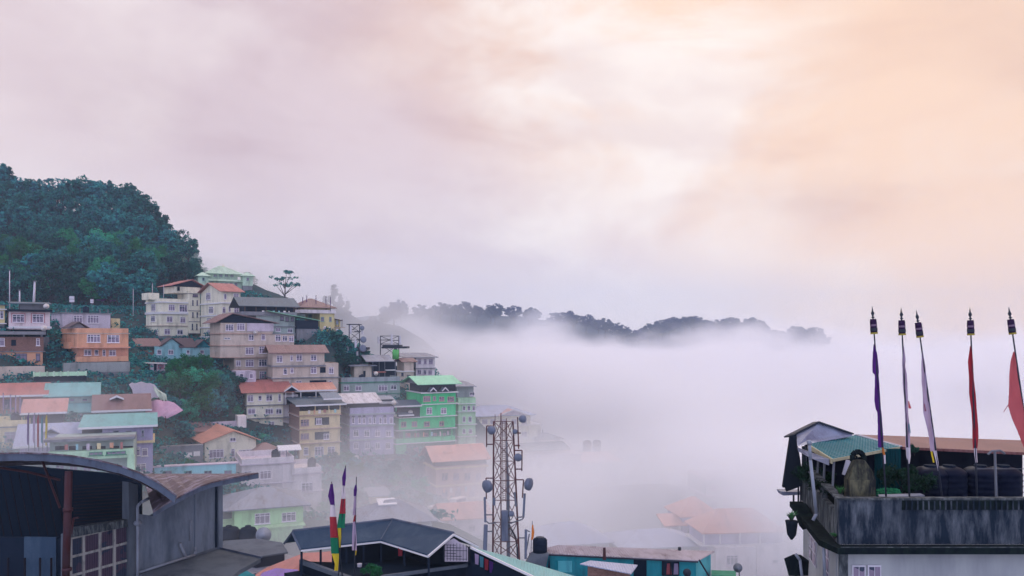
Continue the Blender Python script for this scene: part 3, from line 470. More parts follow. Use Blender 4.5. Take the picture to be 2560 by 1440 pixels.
h = House('hill_house', 'grey unfinished block with dark openings behind the tan balcony house', 'apartment house', 846, 158, 26, 1040)
h.block(846, 880, 1000, 1060, 'grey', dep=6).win([(858, 1015, 9, 10), (858, 1035, 9, 10)], dark=True).roof(842, 884, 999, .4, 'r_slate', 'shed', ov=.3, dep=6).done()
for h in HOUSES:
    if 'group' not in h.e: h.e['group'] = 'houses stacked up the misty slope'
def on_house(key):
    return next(h for h in HOUSES if key in h.e['label'])
def wpt(h, px, py, y0): u = h.u(px, y0); return Vector((h.A.x+u*h.c-h.s*y0, h.A.y+u*h.s+h.c*y0, h.A.z+h.zc(py)))
for key, px, py, y0, r_, lb in (('grey green terrace house', 905, 957, 3, .7, 'round black water tank on the grey green terrace house'), ('grey green terrace house', 868, 957, 3, .6, 'small black water tank at the left end of the long concrete parapet'), ('plain lavender house', 215, 782, 4, .6, 'black water tank on the plain lavender house'),
                             ('wide off white block', 690, 1162, 4, .7, 'dark water tank on the wide off white block'), ('wide off white block', 780, 1190, 4, .7, 'dark water tank on the lower wing of the wide off white block'), ('cream four storey house', 425, 755, 4, .7, 'dark water tank on the cream house terrace'),
                             ('pale yellow house with flat dirty', 40, 1066, 3, .6, 'black water tank on the pale yellow flat roof at lower left'), ('white house with salmon', 770, 1012, 2, .5, 'dark drum on the open gallery beside the white trimmed porch')):
    h = on_house(key); p = wpt(h, px, py, y0); t_ = thing('water_tank', lb, 'water tank', p, 0, 'water tanks on hillside roofs')
    MB().lathe([(r_, -.4), (r_, .6), (r_*1.04, .65), (r_, .7), (r_, 1.1), (r_*.8, 1.35), (.2, 1.45)], 12).build('barrel', mm('dark'), t_, True); MB().lathe([(.2, 1.45), (.2, 1.55)], 8).build('lid', mm('dark'), t_)
for key, px, py, y0, lb in (('pinkish white house', 118, 772, .5, 'small pale dish on the flat roof of the pinkish white house'), ('bare brick', 112, 828, 0, 'pale dish at the corner above the bare brick floor'), ('grey green terrace house', 940, 942, .4, 'small white dish on the long concrete parapet'), ('vivid green', 1026, 1038, -.3, 'little white dish left of the vivid green wall'), ('lilac grey house', 984, 1018, .3, 'small dish on the lilac grey house'), ('large brown', 640, 838, -.3, 'small dish on the brown facade')):
    h = on_house(key); p = wpt(h, px, py, y0); t_ = thing('satellite_dish', lb, 'satellite dish', p, 0, 'small dishes on hillside houses')
    MB().lathe([(.03, 0), (.3, .05), (.48, .16)], 12, (0, -.25, .5), (.5, -1, .35)).build('dish', mm('white'), t_, True); MB().tube((0, 0, 0), (0, -.2, .5), .05).build('mast', mm('metal'), t_)
rc = random.Random(3)
for key, x0, x1, py, y0, lb in (('white house with salmon', 755, 830, 996, .1, 'gallery of the white house with salmon roofs'), ('tan yellow', 765, 845, 1026, -.25, 'top balcony of the tan yellow house'), ('brown house with pale orange', 1100, 1210, 1222, -.4, 'misty brown house front'), ('slate roofed house', 650, 730, 776, -.2, 'open gallery under the slate roof'), ('vivid green', 1010, 1130, 1084, -.2, 'recessed balcony of the vivid green house'), ('pale green block', 150, 320, 1110, -1.4, 'balcony of the pale green block')):
    h = on_house(key); g = 'washing on the '+lb
    for i in range(6):
        px = x0+(x1-x0)*(i+.5)/6+rc.uniform(-2, 2); u = h.u(px, y0); z = h.zc(py); w_ = rc.uniform(.25, .5); hh = rc.uniform(.5, 1.0); o = MB().prism([(u-w_/2, y0, z), (u+w_/2, y0, z), (u+w_/2*.9, y0, z-hh), (u-w_/2, y0, z-hh*.93)], (0, .03, 0)); 
        l = Vector((h.A.x, h.A.y, h.A.z)); o.v = [(l.x+a*h.c-h.s*b, l.y+a*h.s+h.c*b, l.z+c_) for a, b, c_ in o.v]
        q = o.build('garment', mm(rc.choice(['white', 'lav', 'r_red', 'peach', 'aqua', 'ygold', 'white']))); tag(q, 'garment drying on the '+lb, 'clothing', g)
# ------------------------------------------------------------------ terrain
SKY = [(-60, 395), (10, 410), (40, 440), (75, 450), (88, 447), (115, 468), (140, 440), (185, 462), (250, 448), (300, 466), (335, 470), (365, 490), (395, 515), (415, 560), (440, 600), (452, 566), (475, 602), (486, 650), (495, 700)]
def skyl(px): return float(np.interp(px, [a for a, b in SKY], [b for a, b in SKY]))
for px in range(-260, 500, 28):
    for t_ in np.linspace(0, 1, 7):
        yt = skyl(px)+75; y = 775+(yt-775)*t_; D_ = 198+68*t_
        BASE.append(tuple(P(px, y, D_)))
    BASE.append(tuple(P(px, skyl(px)+150, 300))); BASE.append(tuple(P(px, 900, 380)))
for px, y, D_ in ((520, 735, 205), (600, 735, 215), (700, 790, 195), (680, 770, 200), (760, 850, 195), (840, 870, 185), (900, 905, 185), (970, 905, 190), (1060, 925, 205), (1150, 1010, 215), (1250, 1080, 225), (640, 800, 240), (800, 850, 240), (900, 900, 260), (1050, 960, 260), (1200, 1080, 260),
                  (420, 905, 152), (480, 900, 150), (540, 905, 156), (420, 1000, 138), (500, 990, 142), (570, 1000, 146), (470, 1060, 136), (560, 1070, 140), (330, 950, 130), (250, 960, 124), (150, 960, 122), (60, 950, 120), (950, 1150, 230), (1050, 1200, 235), (1150, 1230, 240), (900, 1100, 300), (1050, 1150, 300), (1200, 1200, 300), (750, 1050, 300), (600, 950, 320), (1300, 1300, 240), (1280, 1420, 110), (1380, 1480, 110), (1500, 1500, 120), (1300, 1400, 140), (1420, 1420, 150), (1560, 1420, 150), (1700, 1500, 120), (1350, 1380, 180), (1500, 1380, 190), (1250, 1300, 165), (340, 880, 160), (300, 960, 130),
                  (840, 1175, 138), (900, 1185, 138), (960, 1185, 140), (1040, 1200, 138), (760, 1180, 132), (800, 1200, 132), (880, 1240, 128), (980, 1250, 128), (1060, 1260, 126), (840, 1290, 120), (960, 1300, 116), (430, 1140, 118), (440, 1180, 108), (1060, 1140, 150)):
    BASE.append(tuple(P(px, y, D_)))
for x in range(-260, 420, 34):
    for y in (-10, 25, 55, 75): BASE.append((x, y, -44 if y > 30 else -40))
    for y in (420, 520, 640, 760): BASE.append((x, y, -85))
for x in range(60, 420, 40):
    for y in (110, 160, 220, 290, 350): BASE.append((x, y, -62-(x-60)*.08))
B_ = np.array(BASE)
def tz(x, y):
    d2 = (B_[:, 0]-x)**2+(B_[:, 1]-y)**2+1.5; w = d2**-1.9; return float((w*B_[:, 2]).sum()/w.sum())
xs = np.concatenate([np.arange(-260, -130, 9), np.arange(-130, 60, 3.5), np.arange(60, 421, 14)]); ys = np.concatenate([np.arange(-10, 80, 10), np.arange(80, 290, 3.5), np.arange(290, 761, 18)])
v = [(x, y, tz(x, y)) for y in ys for x in xs]; nx = len(xs)
f = [(j*nx+i, j*nx+i+1, (j+1)*nx+i+1, (j+1)*nx+i) for j in range(len(ys)-1) for i in range(nx-1)]
M('soil', (.022, .048, .055), 'soil', 1, (.07, .085, .08)); M('floor', (.25, .27, .30), 'soil', 1, (.32, .33, .36))
o = MB().add(v, f).build('hillside', mm('soil'), smooth=True); tag(o, 'steep earthen slope between the houses', 'hillside', kind='structure')
o = MB().add([(-2500, -300, -92), (2500, -300, -92), (2500, 2600, -92), (-2500, 2600, -92)], [(0, 1, 2, 3)]).build('valley_floor', mm('floor')); tag(o, 'valley floor hidden under fog', 'ground', kind='structure')
# ------------------------------------------------------------------ trees
rg = np.random.default_rng(5)
def leaf_quads(cen, size, flat=.0):
    n = len(cen); a = rg.normal(size=(n, 3)); a[:, 2] *= (1-flat); a /= np.linalg.norm(a, axis=1)[:, None]
    b = np.cross(a, rg.normal(size=(n, 3))); b /= np.linalg.norm(b, axis=1)[:, None]
    s = size*rg.uniform(.6, 1.3, (n, 1)); a = a*s; b = b*s*.7
    v = np.stack([cen-a, cen-b*.9, cen+a, cen+b], 1).reshape(-1, 3); return v
def tree_meshes(name, kind, lm, n=36, per=46, leaf=.34, seed=0):
    """unit tree 10 m tall -> crown mesh, trunk mesh"""
    r_ = np.random.default_rng(seed); cl = []
    tr = MB(); rr = random.Random(seed)
    if kind == 'round':
        for i in range(n):
            d = r_.normal(size=3); d /= np.linalg.norm(d); q = r_.uniform(.35, 1)**.5
            cl.append(((d[0]*3.0*q, d[1]*3.0*q, 6.2+d[2]*3.2*q), r_.uniform(.7, 1.35)))
    elif kind == 'tall':
        for i in range(n):
            t = i/(n-1); rad = 2.3*(1-t)**.75+.15; a = r_.uniform(0, 6.28); cl.append(((math.cos(a)*rad*r_.uniform(.3, 1), math.sin(a)*rad*r_.uniform(.3, 1), 1.6+t*8.2), .55+.6*(1-t)))
    elif kind == 'umbrella':
        for i in range(n):
            a = r_.uniform(0, 6.28); q = r_.uniform(.1, 1)**.6; lvl = r_.choice([6.2, 7.6, 9.0]); cl.append(((math.cos(a)*q*4.2*(1.2-lvl/16), math.sin(a)*q*4.2*(1.2-lvl/16), lvl+r_.uniform(-.3, .3)), r_.uniform(.5, 1.0)))
    elif kind == 'bush':
        for i in range(n):
            a = r_.uniform(0, 6.28); q = r_.uniform(0, 1)**.5; cl.append(((math.cos(a)*q*3.4, math.sin(a)*q*3.4, 1.0+r_.uniform(0, 1)*(2.8-q*1.8)), r_.uniform(.6, 1.2)))
    cen = []
    for (c_, rad) in cl:
        d = r_.normal(size=(per, 3)); d /= np.linalg.norm(d, axis=1)[:, None]; q = r_.uniform(.45, 1, (per, 1)); z = np.array([1, 1, .45 if kind == 'umbrella' else .75])
        cen.append(np.array(c_)+d*q*rad*z)
    cen = np.concatenate(cen); v = leaf_quads(cen, leaf, .4)
    me = bpy.data.meshes.new(name+'_crown'); nq = len(v)//4
    me.from_pydata(v.tolist(), [], [(4*i, 4*i+1, 4*i+2, 4*i+3) for i in range(nq)]); me.materials.append(mm(lm))
    if kind != 'bush':
        top = 9.4 if kind == 'tall' else 6.4; pts = [(0, 0, -1.2), (rr.uniform(-.2, .2), rr.uniform(-.2, .2), top*.4), (rr.uniform(-.4, .4), rr.uniform(-.4, .4), top)]
        tr.tube(pts[0], pts[1], .32, .22, 7).tube(pts[1], pts[2], .22, .07, 7)
        for (c_, rad) in cl[::3]:
            z0 = min(top-.4, max(1.6, c_[2]-2.0-rr.random())); p0 = Vector(pts[1]).lerp(Vector(pts[2]), max(0, (z0-top*.4)/(top*.6))) if z0 > top*.4 else Vector((0, 0, z0))
            tr.tube(p0, c_, .10, .03, 4)
    else:
        for i in range(5): a = i*1.3; tr.tube((0, 0, -.6), (math.cos(a)*1.5, math.sin(a)*1.5, 1.8), .07, .03, 4)
    return me, tr.mesh(name+'_trunk', mm('bark'))
TM = {}
for i in range(3): TM['round%d' % i] = tree_meshes('broadleaf', 'round', 'leaf_d', 34+4*i, 60, .30, i)
TM['tall'] = tree_meshes('conifer', 'tall', 'leaf_d', 40, 44, .26, 11); TM['tall2'] = tree_meshes('conifer', 'tall', 'leaf_d', 34, 44, .26, 12)
TM['umb'] = tree_meshes('spreading', 'umbrella', 'leaf_d', 34, 26, .22, 21); TM['umb2'] = tree_meshes('spreading', 'umbrella', 'leaf_d', 26, 24, .22, 22)
for i in range(2): TM['green%d' % i] = tree_meshes('broadleaf', 'round', 'leaf_g', 40, 60, .22, 31+i)
TM['bush0'] = tree_meshes('bush', 'bush', 'leaf_g', 26, 60, .22, 41); TM['bush1'] = tree_meshes('bush', 'bush', 'leaf_d', 24, 60, .22, 42)
M('leaf_k', (.006,.022,.016), 'leaf', .8, (.014,.05,.03)); TM['bushk'] = tree_meshes('bush', 'bush', 'leaf_k', 30, 90, .17, 43)
TM['pink'] = tree_meshes('blossom', 'umbrella', 'leaf_p', 34, 40, .22, 51)
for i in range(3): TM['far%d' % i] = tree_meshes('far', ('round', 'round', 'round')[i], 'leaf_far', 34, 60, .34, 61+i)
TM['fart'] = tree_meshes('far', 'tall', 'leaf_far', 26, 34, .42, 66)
def tree(key, x, y, z, H, label, group, name='tree', cat='tree', wide=1.0):
    t_ = thing(name, label, cat, (x, y, z), rnd.uniform(0, 6.28), group); s = H/10; t_.scale = (s*wide, s*wide, s)
    if 'bush' in key: s = H/3.6; t_.scale = (s*wide, s*wide, s)
    for nm, me in zip(('crown', 'trunk'), TM[key]):
        q = bpy.data.objects.new(nm, me); C.objects.link(q); q.parent = t_
    return t_
G1 = 'trees of the dark hilltop forest'
L1 = 'dark blue green tree packed into the steep forest above the houses'
# skyline trees
for px, D_, H, k in ((8, 262, 14, 'tall'), (-22, 260, 14, 'tall2'), (35, 264, 11, 'tall2'), (24, 263, 10, 'tall'), (98, 263, 8, 'tall2'), (172, 263, 9, 'tall'), (236, 263, 9, 'tall2'), (274, 263, 10, 'tall'), (316, 261, 12, 'tall2'), (356, 257, 13, 'tall'), (394, 251, 13, 'tall2'), (411, 247, 12, 'tall'), (430, 241, 12, 'tall2'), (52, 262, 10, 'round1'), (68, 262, 10, 'round0'), (86, 260, 11, 'tall'), (112, 264, 10, 'round2'), (205, 264, 10, 'round1'), (225, 262, 9, 'round0'),
                     (285, 264, 10, 'round1'), (306, 262, 11, 'round0'), (326, 262, 11, 'round2'), (346, 258, 12, 'round1'), (366, 256, 12, 'round0'), (385, 252, 12, 'round2'), (402, 250, 12, 'round1'), (420, 244, 11, 'round0'), (438, 238, 11, 'round2'), (470, 228, 9, 'round1'), (482, 222, 9, 'round0')):
    p = P(px, skyl(px)+2+rnd.uniform(-10, 14), D_); tree(k, p.x, p.y, p.z-H, H, L1, G1)
for px, D_, H, k, lb in ((145, 262, 14, 'umb', 'open crowned spreading tree on the skyline, left one of the pair above the forest'), (252, 262, 12, 'umb2', 'feathery spreading tree on the skyline, right one of the pair above the forest'), (455, 232, 11, 'umb', 'lone slender tree standing clear at the right end of the dark forest')):
    p = P(px, skyl(px), D_); tree(k, p.x, p.y, p.z-H, H, lb, None, wide=1.25 if D_ > 240 else .62)
n = 0
for row, t_ in enumerate(np.linspace(0, .95, 8)):
    for px in np.arange(-40+rnd.uniform(0, 12), 500, 33):
        px = px+rnd.uniform(-9, 9); yt = skyl(px)+75; y = 775+(yt-775)*t_; 
        if px > 365 and y > 735: continue
        D_ = 198+68*t_+rnd.uniform(-3, 3); p = P(px, y, D_); H = rnd.uniform(9, 13)
        k = rnd.choice(['round0', 'round1', 'round2', 'round0', 'green0' if t_ < .55 else 'round1', 'tall' if rnd.random() < .4 else 'round2'])
        tree(k, p.x, p.y, tz(p.x, p.y)-.5, H, L1, G1)
# trees among the houses
def put(key, px, pyb, D_, H, label, group=None, wide=1.0, name='tree', cat='tree'):
    p = P(px, pyb, D_); return tree(key, p.x, p.y, min(p.z, tz(p.x, p.y)+.2)-.3, H, label, group, name, cat, wide)
G2 = 'bright green trees between the tarpaulins and the white house'
for px, y, D_, H, k in ((420, 1000, 141, 5.5, 'green0'), (440, 960, 145, 5.5, 'green1'), (470, 945, 147, 5, 'green0'), (505, 950, 148, 5.5, 'green1'), (540, 960, 148, 5.5, 'green0'), (572, 970, 149, 5, 'round1'), (450, 1010, 140, 6, 'green0'), (485, 1000, 142, 6.5, 'green1'), (520, 1010, 143, 6.5, 'green0'),
                        (552, 1010, 146, 6, 'round0'), (470, 1050, 138, 6, 'green1'), (505, 1055, 139, 6.5, 'green0'), (540, 1050, 141, 6, 'round1'), (440, 1060, 136, 5, 'round0'), (565, 1045, 144, 5, 'round2'), (590, 990, 152, 5, 'round2'), (415, 1075, 130, 4, 'round1'), (460, 1080, 132, 4.5, 'round2'), (590, 1060, 146, 4, 'green1')):
    put(k, px, y, D_, H, 'leafy green tree in the clump between the pink tarpaulin and the white house', G2, 1.1)
G3 = 'trees in the mist below the green house'
for i in range(22):
    px = rnd.uniform(815, 1085); y = rnd.uniform(1165, 1275); D_ = 141-(y-1150)*.17
    if 925 < px < 980 and y > 1215: continue
    put(rnd.choice(['round0', 'round1', 'green0', 'round2']), px, y, D_, rnd.uniform(2.6, 4.0), 'soft misty tree on the slope below the vivid green house', G3, 1.25)
for i, (px, y, D_, H, k) in enumerate(((800, 905, 176, 7, 'round0'), (825, 900, 178, 7.5, 'round1'), (848, 905, 176, 7, 'round2'), (870, 900, 176, 6.5, 'round0'), (812, 880, 182, 5, 'round2'), (860, 925, 172, 5, 'round1'), (842, 880, 182, 5.5, 'round0'), (880, 935, 174, 5, 'round1'), (900, 915, 178, 6, 'round0'))):
    put(k, px, y, D_, H, 'dense dark tree in the clump below the yellow monastery house', 'dark trees below the yellow house', 1.2)
_p = P(712, 775, 200); tree('umb2', _p.x, _p.y, _p.z-.5, 11, 'thin windblown tree with crooked branches above the slate roof', None)
for px, y, H, k in ((640, 752, 3.6, 'round0'), (668, 757, 3.8, 'green1'), (612, 745, 3.2, 'round1'), (690, 765, 4.2, 'round1'), (730, 772, 3.6, 'round0'), (622, 755, 3.6, 'green0')):
    put(k, px, y, 196, H, 'low leafy tree behind the slate roofed house', 'low trees behind the slate roof', 1.3)
put('pink', 264, 775, 200, 4.4, 'magenta blossoming tree at the foot of the forest', wide=1.3)
for px, y, D_, H, k in ((505, 700, 250, 7, 'round0'), (520, 705, 255, 6, 'round1'), (618, 712, 262, 6.5, 'round2'), (635, 718, 262, 5, 'umb')):
    put(k, px, y, D_, H, 'faint tree in mist beside the pagoda hall', 'faint trees beside the pagoda hall')
for i in range(46):
    px = rnd.uniform(-10, 540); y = rnd.choice([920, 945, 960, 1120, 1140, 905, 880])+rnd.uniform(-10, 10)
    if px < 330 and y < 915 or px > 390 and y < 900: continue
    if y > 1100 and px < 390: continue
    D_ = 150-(y-880)*.13; put(rnd.choice(['bush0', 'bush1']), px, y, D_, rnd.uniform(1.2, 2.2), 'low shrub growing on the slope between the houses', 'shrubs on the slope', name='shrub', cat='shrub')
for px in np.arange(560, 1130, 18):
    k = rnd.choice(['bush1', 'bush0', 'bush1']); y = (1090 if px < 740 else 1175)+rnd.uniform(-8, 8); D_ = 137
    p = P(px, y, D_); put(k, px, y, D_+3, rnd.uniform(1.2, 2.0), 'low shrub growing on the slope between the houses', 'shrubs on the slope', name='shrub', cat='shrub')
# undergrowth: leaves scattered over the slope
cen = []
for i in range(9500):
    px = rnd.uniform(-30, 1120); D_ = rnd.uniform(96, 215); x = (px-1280)/F*D_; z = tz(x, D_); py = HY-z/D_*F
    if 700 < py < 1300: cen += [(x+rnd.gauss(0, .7), D_+rnd.gauss(0, .7), z+rnd.uniform(0, .8)) for _ in range(9)]
v = leaf_quads(np.array(cen), .30, .3); me = bpy.data.meshes.new('undergrowth'); me.from_pydata(v.tolist(), [], [(4*i, 4*i+1, 4*i+2, 4*i+3) for i in range(len(v)//4)]); me.materials.append(mm('leaf_d'))
o = bpy.data.objects.new('undergrowth', me); C.objects.link(o); tag(o, 'leafy undergrowth covering the steep slope', 'undergrowth', kind='stuff')
# ------------------------------------------------------------------ far ridge
RL = [(a_, b_-19) for a_, b_ in [(700, 850), (800, 830), (900, 812), (980, 800), (1060, 805), (1150, 800), (1230, 805), (1320, 812), (1400, 822), (1480, 830), (1545, 850), (1590, 870), (1630, 850), (1720, 828), (1800, 838), (1880, 840), (1930, 858), (1960, 868), (2000, 856), (2050, 868), (2100, 912), (2200, 950)]]
DR = 880
vv = []
for j, (dy, dz) in enumerate(((-120, -90), (-60, -42), (-25, -16), (0, 0), (40, -8), (120, -90))):
    for px in range(680, 2240, 20):
        y = float(np.interp(px, [a for a, b in RL], [b for a, b in RL])); p = P(px, y, DR); vv.append((p.x, DR+dy, p.z+dz+rnd.uniform(-1.5, 1.5)))
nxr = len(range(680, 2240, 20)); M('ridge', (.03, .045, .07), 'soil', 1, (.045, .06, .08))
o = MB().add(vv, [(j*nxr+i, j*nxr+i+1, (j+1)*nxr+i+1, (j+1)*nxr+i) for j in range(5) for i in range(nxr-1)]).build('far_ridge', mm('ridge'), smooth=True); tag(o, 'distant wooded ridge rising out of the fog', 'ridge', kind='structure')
G4 = 'trees along the distant foggy ridge'
def rz(px): return float(np.interp(px, [a for a, b in RL], [b for a, b in RL]))
TOPS = [(960, 765), (1000, 748), (1044, 776), (1075, 785), (1100, 776), (1120, 770), (1150, 778), (1165, 778), (1200, 785), (1225, 781), (1245, 784), (1275, 800), (1320, 780), (1340, 785), (1395, 795), (1420, 796), (1440, 798), (1475, 792), (1490, 800), (1520, 802), (1545, 806), (1565, 815), (1580, 835), (1600, 850), (1622, 825), (1640, 812), (1656, 806), (1672, 812), (1690, 800), (1705, 798), (1726, 790), (1742, 802), (1756, 812), (1775, 812), (1796, 806), (1815, 812), (1835, 804), (1852, 806), (1872, 797), (1892, 796), (1905, 812), (1918, 828), (1935, 842), (1965, 850), (1985, 838), (2005, 832), (2022, 834), (2040, 842), (2058, 856)]
for px, yt in TOPS:
    for dj in range(2):
        q = px+rnd.uniform(-9, 9)*dj; D_ = DR-dj*22-10; yb = rz(q)+6+dj*14; H = max(9, ((yb-yt-dj*12)/F*D_)) if dj == 0 else rnd.uniform(15, 21)
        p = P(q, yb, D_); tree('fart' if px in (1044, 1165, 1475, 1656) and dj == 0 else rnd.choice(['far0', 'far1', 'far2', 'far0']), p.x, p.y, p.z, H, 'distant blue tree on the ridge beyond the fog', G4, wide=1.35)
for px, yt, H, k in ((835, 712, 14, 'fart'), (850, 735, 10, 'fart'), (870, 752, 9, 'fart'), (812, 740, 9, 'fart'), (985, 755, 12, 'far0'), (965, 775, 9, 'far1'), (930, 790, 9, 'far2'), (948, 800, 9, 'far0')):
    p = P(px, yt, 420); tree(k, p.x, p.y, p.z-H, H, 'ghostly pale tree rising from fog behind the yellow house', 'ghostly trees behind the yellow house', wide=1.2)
MB().add([tuple(P(px, y, 424)) for px, y in ((760, 830), (820, 775), (850, 770), (900, 800), (1000, 815), (1060, 850), (1120, 910), (1190, 1010))]+[tuple(P(px, y, 400)) for px, y in ((740, 980), (820, 960), (850, 960), (900, 960), (1000, 960), (1060, 980), (1120, 1000), (1180, 1040))], [(i, i+1, i+9, i+8) for i in range(7)]).build('back_spur', mm('ridge'))['kind'] = 'structure'
for i, (px, y) in enumerate(((1890, 872), (1800, 880))):
    p = P(px, y, 815); t_ = thing('hotel', ('white hotel block half lost in fog below the tallest ridge trees', 'long low white building in fog at the foot of the far ridge')[i], 'building', p, .1)
    w_ = (12, 20)[i]; MB().box(-w_/2, w_/2, 0, 8, -8, 5).build('wall', mm('white'), t_)
    MB().prism([(-w_/2-1, -1, 5), (-w_/2-1, 4, 7), (-w_/2-1, 9, 5)], (w_+2, 0, 0)).build('roof', mm('r_salmon'), t_)
    for j in range(5): MB().box(-w_/2+1+j*w_/5.2, -w_/2+2.4+j*w_/5.2, -.1, 0, 1, 3).build('window', mm('lav'), t_)
# ------------------------------------------------------------------ foreground helpers
def G(px, py, z): D = z*F/(HY-py); return Vector(((px-1280)/F*D, D, z))       # point on the level z
def local(t_, mb):                                                             # world coordinates -> under an unrotated empty
    l = t_.location; mb.v = [(a-l.x, b-l.y, c_-l.z) for a, b, c_ in mb.v]; return mb
def part(t_, name, m, mb, smooth=False): return local(t_, mb).build(name, mm(m), t_, smooth)
M('steel', (.085,.105,.150), 'paint', .45, (.05,.05,.07), 2, .8); M('hallroof', (.085,.055,.062), 'roof', .6, (.40,.36,.48), 1.5, 1.0); M('purple_sheet', (.20,.12,.42), 'roof', .6, amt=.6)
M('concrete_d', (.095,.11,.135), 'paint', .9, (.05,.06,.08), 1.0, .9); M('slatewall', (.16,.19,.24), 'paint', .9, (.035,.05,.075), .7, 1.0); M('oldframe', (.28,.27,.26), 'paint', .8, (.10,.10,.11), 5, .7)
M('curtain', (.030,.040,.075), 'glass', .3, (.07,.045,.075)); M('rustpipe', (.055,.018,.022), 'paint', .6, (.05,.03,.04), 3); M('pvc', (.22,.24,.29), 'paint', .4, (.12,.13,.17), 3); M('batten', (.014,.012,.018), 'flat', .8)
M('slate2', (.026,.050,.088), 'paint', .5, (.05,.08,.12), 1.2, .9); M('tealwall', (.015,.20,.24), 'paint', .8, (.01,.09,.12), 1.2, .7); M('tealpale', (.08,.36,.40), 'paint', .8, (.05,.2,.24), 1.2, .7); M('patch', (.36,.32,.36), 'roof', .65, (.075,.035,.035), 1.3, 1.0)
M('mould', (.15,.165,.19), 'mould', .95, (.012,.020,.034), .8); M('mould_l', (.22,.24,.25), 'mould', .95, (.035,.042,.05), 1.6); M('chimney_m', (.24,.22,.13), 'mould', .95, (.022,.024,.026), 1.0); M('moss', (.012,.024,.018), 'mould', 1, (.006,.010,.014), 2); M('lowwall', (.36,.37,.38), 'paint', .9, (.16,.17,.2), .5, .6)
M('tealsheet', (.025,.16,.19), 'roof', .5, (.05,.26,.28), 1.5, .8); M('silver', (.22,.24,.33), 'paint', .45, (.12,.12,.18), 2, .8); M('redroof', (.15,.055,.055), 'roof', .6, (.12,.045,.05), 1.2, .8); M('creamtrim', (.40,.37,.25), 'paint', .8, (.2,.18,.12), 3)
M('tankblue', (.005,.008,.022), 'flat', .5); M('whitecard', (.55,.52,.58), 'paint', .7); M('tarp', (.015,.02,.03), 'flat', .85)  # tankblue is near black: the shade under the red roof is put into it
for k_, c_ in dict(c_purple=(.07,.02,.16), c_lilac=(.34,.27,.40), c_white=(.52,.48,.56), c_red=(.26,.025,.04), c_pink=(.36,.085,.105), c_green=(.01,.14,.08), c_yellow=(.48,.38,.03), c_teal=(.06,.2,.26), c_orange=(.5,.17,.04)).items():
    M(k_, c_, 'paint', .9, tuple(x*.6 for x in c_), 3, .5); m = mm(k_); t = m.node_tree; b = t.nodes['Principled BSDF']; tr = t.nodes.new('ShaderNodeBsdfTranslucent'); tr.inputs[0].default_value = (*[min(1, x*1.5) for x in c_], 1)
    ms = t.nodes.new('ShaderNodeMixShader'); ms.inputs[0].default_value = .45; t.links.new(b.outputs[0], ms.inputs[1]); t.links.new(tr.outputs[0], ms.inputs[2]); t.links.new(ms.outputs[0], t.nodes['Material Output'].inputs[0])
# ------------------------------------------------------------------ arched hall, bottom left
D1 = 37.0
hall = thing('market_hall', 'dark open hall with arched grey roof edge and stained concrete wall', 'hall', P(178, 1440, 38))
up = [(-160, 1150), (-60, 1137), (0, 1133), (60, 1132), (120, 1134), (180, 1139), (240, 1149), (300, 1164), (350, 1182), (395, 1206), (440, 1238)]
def off(q, k): return [(a, b+k) for a, b in q]
fas = MB()
for (a, b), (c_, d_) in zip(up, up[1:]):
    ka = 22 if a < 300 else 20; fas.prism([P(a, b, D1), P(c_, d_, D1), P(c_-4, d_+19, D1), P(a-(4 if a > 0 else 0), b+ka-2, D1)], (0, .12, 0))
part(hall, 'fascia', 'steel', fas)
rf = MB()
for (a, b), (c_, d_) in zip(up, up[1:]):
    p, q = P(a, b-1.5, D1-.08), P(c_, d_-1.5, D1-.08); e1, e2 = [Vector((6.5, 11.8, -2.3)) for _ in (0, 1)]
    rf.prism([p, q, q+Vector((0, 0, -.07)), p+Vector((0, 0, -.07))], (-3.9, 8, -1.75))
part(hall, 'arched_roof', 'hallroof', rf)
fr = [(383, 1280), (410, 1263), (440, 1246), (470, 1230), (500, 1216), (530, 1206), (565, 1198), (605, 1190), (645, 1183)]
def dep_(px): return 38.6+(px-383)/262*3.4
f2 = MB(); r2 = MB()
for (a, b), (c_, d_) in zip(fr, fr[1:]):
    f2.prism([P(a, b, dep_(a)), P(c_, d_, dep_(c_)), P(c_, d_+13, dep_(c_)), P(a, b+13, dep_(a))], (0, .12, 0))
    ta, tb = (a-383)/262, (c_-383)/262; ba = P(355+260*ta, 1184, 54-8*ta**3); bb = P(355+260*tb, 1184, 54-8*tb**3)
    r2.prism([P(a, b-1.5, dep_(a)-.06), P(c_, d_-1.5, dep_(c_)-.06), bb, ba], (0, 0, -.07))
part(hall, 'fascia', 'steel', f2); part(hall, 'rear_roof', 'hallroof', r2)
# back and lower dark parts of the open hall
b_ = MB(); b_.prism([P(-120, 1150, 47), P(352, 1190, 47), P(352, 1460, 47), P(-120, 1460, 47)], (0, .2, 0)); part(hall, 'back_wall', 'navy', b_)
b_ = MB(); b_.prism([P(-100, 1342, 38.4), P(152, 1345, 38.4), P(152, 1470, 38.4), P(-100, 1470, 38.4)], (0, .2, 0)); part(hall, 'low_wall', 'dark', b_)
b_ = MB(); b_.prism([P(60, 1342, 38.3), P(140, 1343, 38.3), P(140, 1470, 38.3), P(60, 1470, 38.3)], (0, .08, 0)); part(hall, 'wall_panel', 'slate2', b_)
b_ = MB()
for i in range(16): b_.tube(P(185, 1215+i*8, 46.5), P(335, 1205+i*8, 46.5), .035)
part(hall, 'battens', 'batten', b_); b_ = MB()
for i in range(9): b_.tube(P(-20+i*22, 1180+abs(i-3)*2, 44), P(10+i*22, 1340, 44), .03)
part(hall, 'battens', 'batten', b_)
for px in (20, 62, 100, 128): part(hall, 'railing_post', 'batten', MB().tube(P(px, 1395, 38.1), P(px, 1460, 38.1), .05))
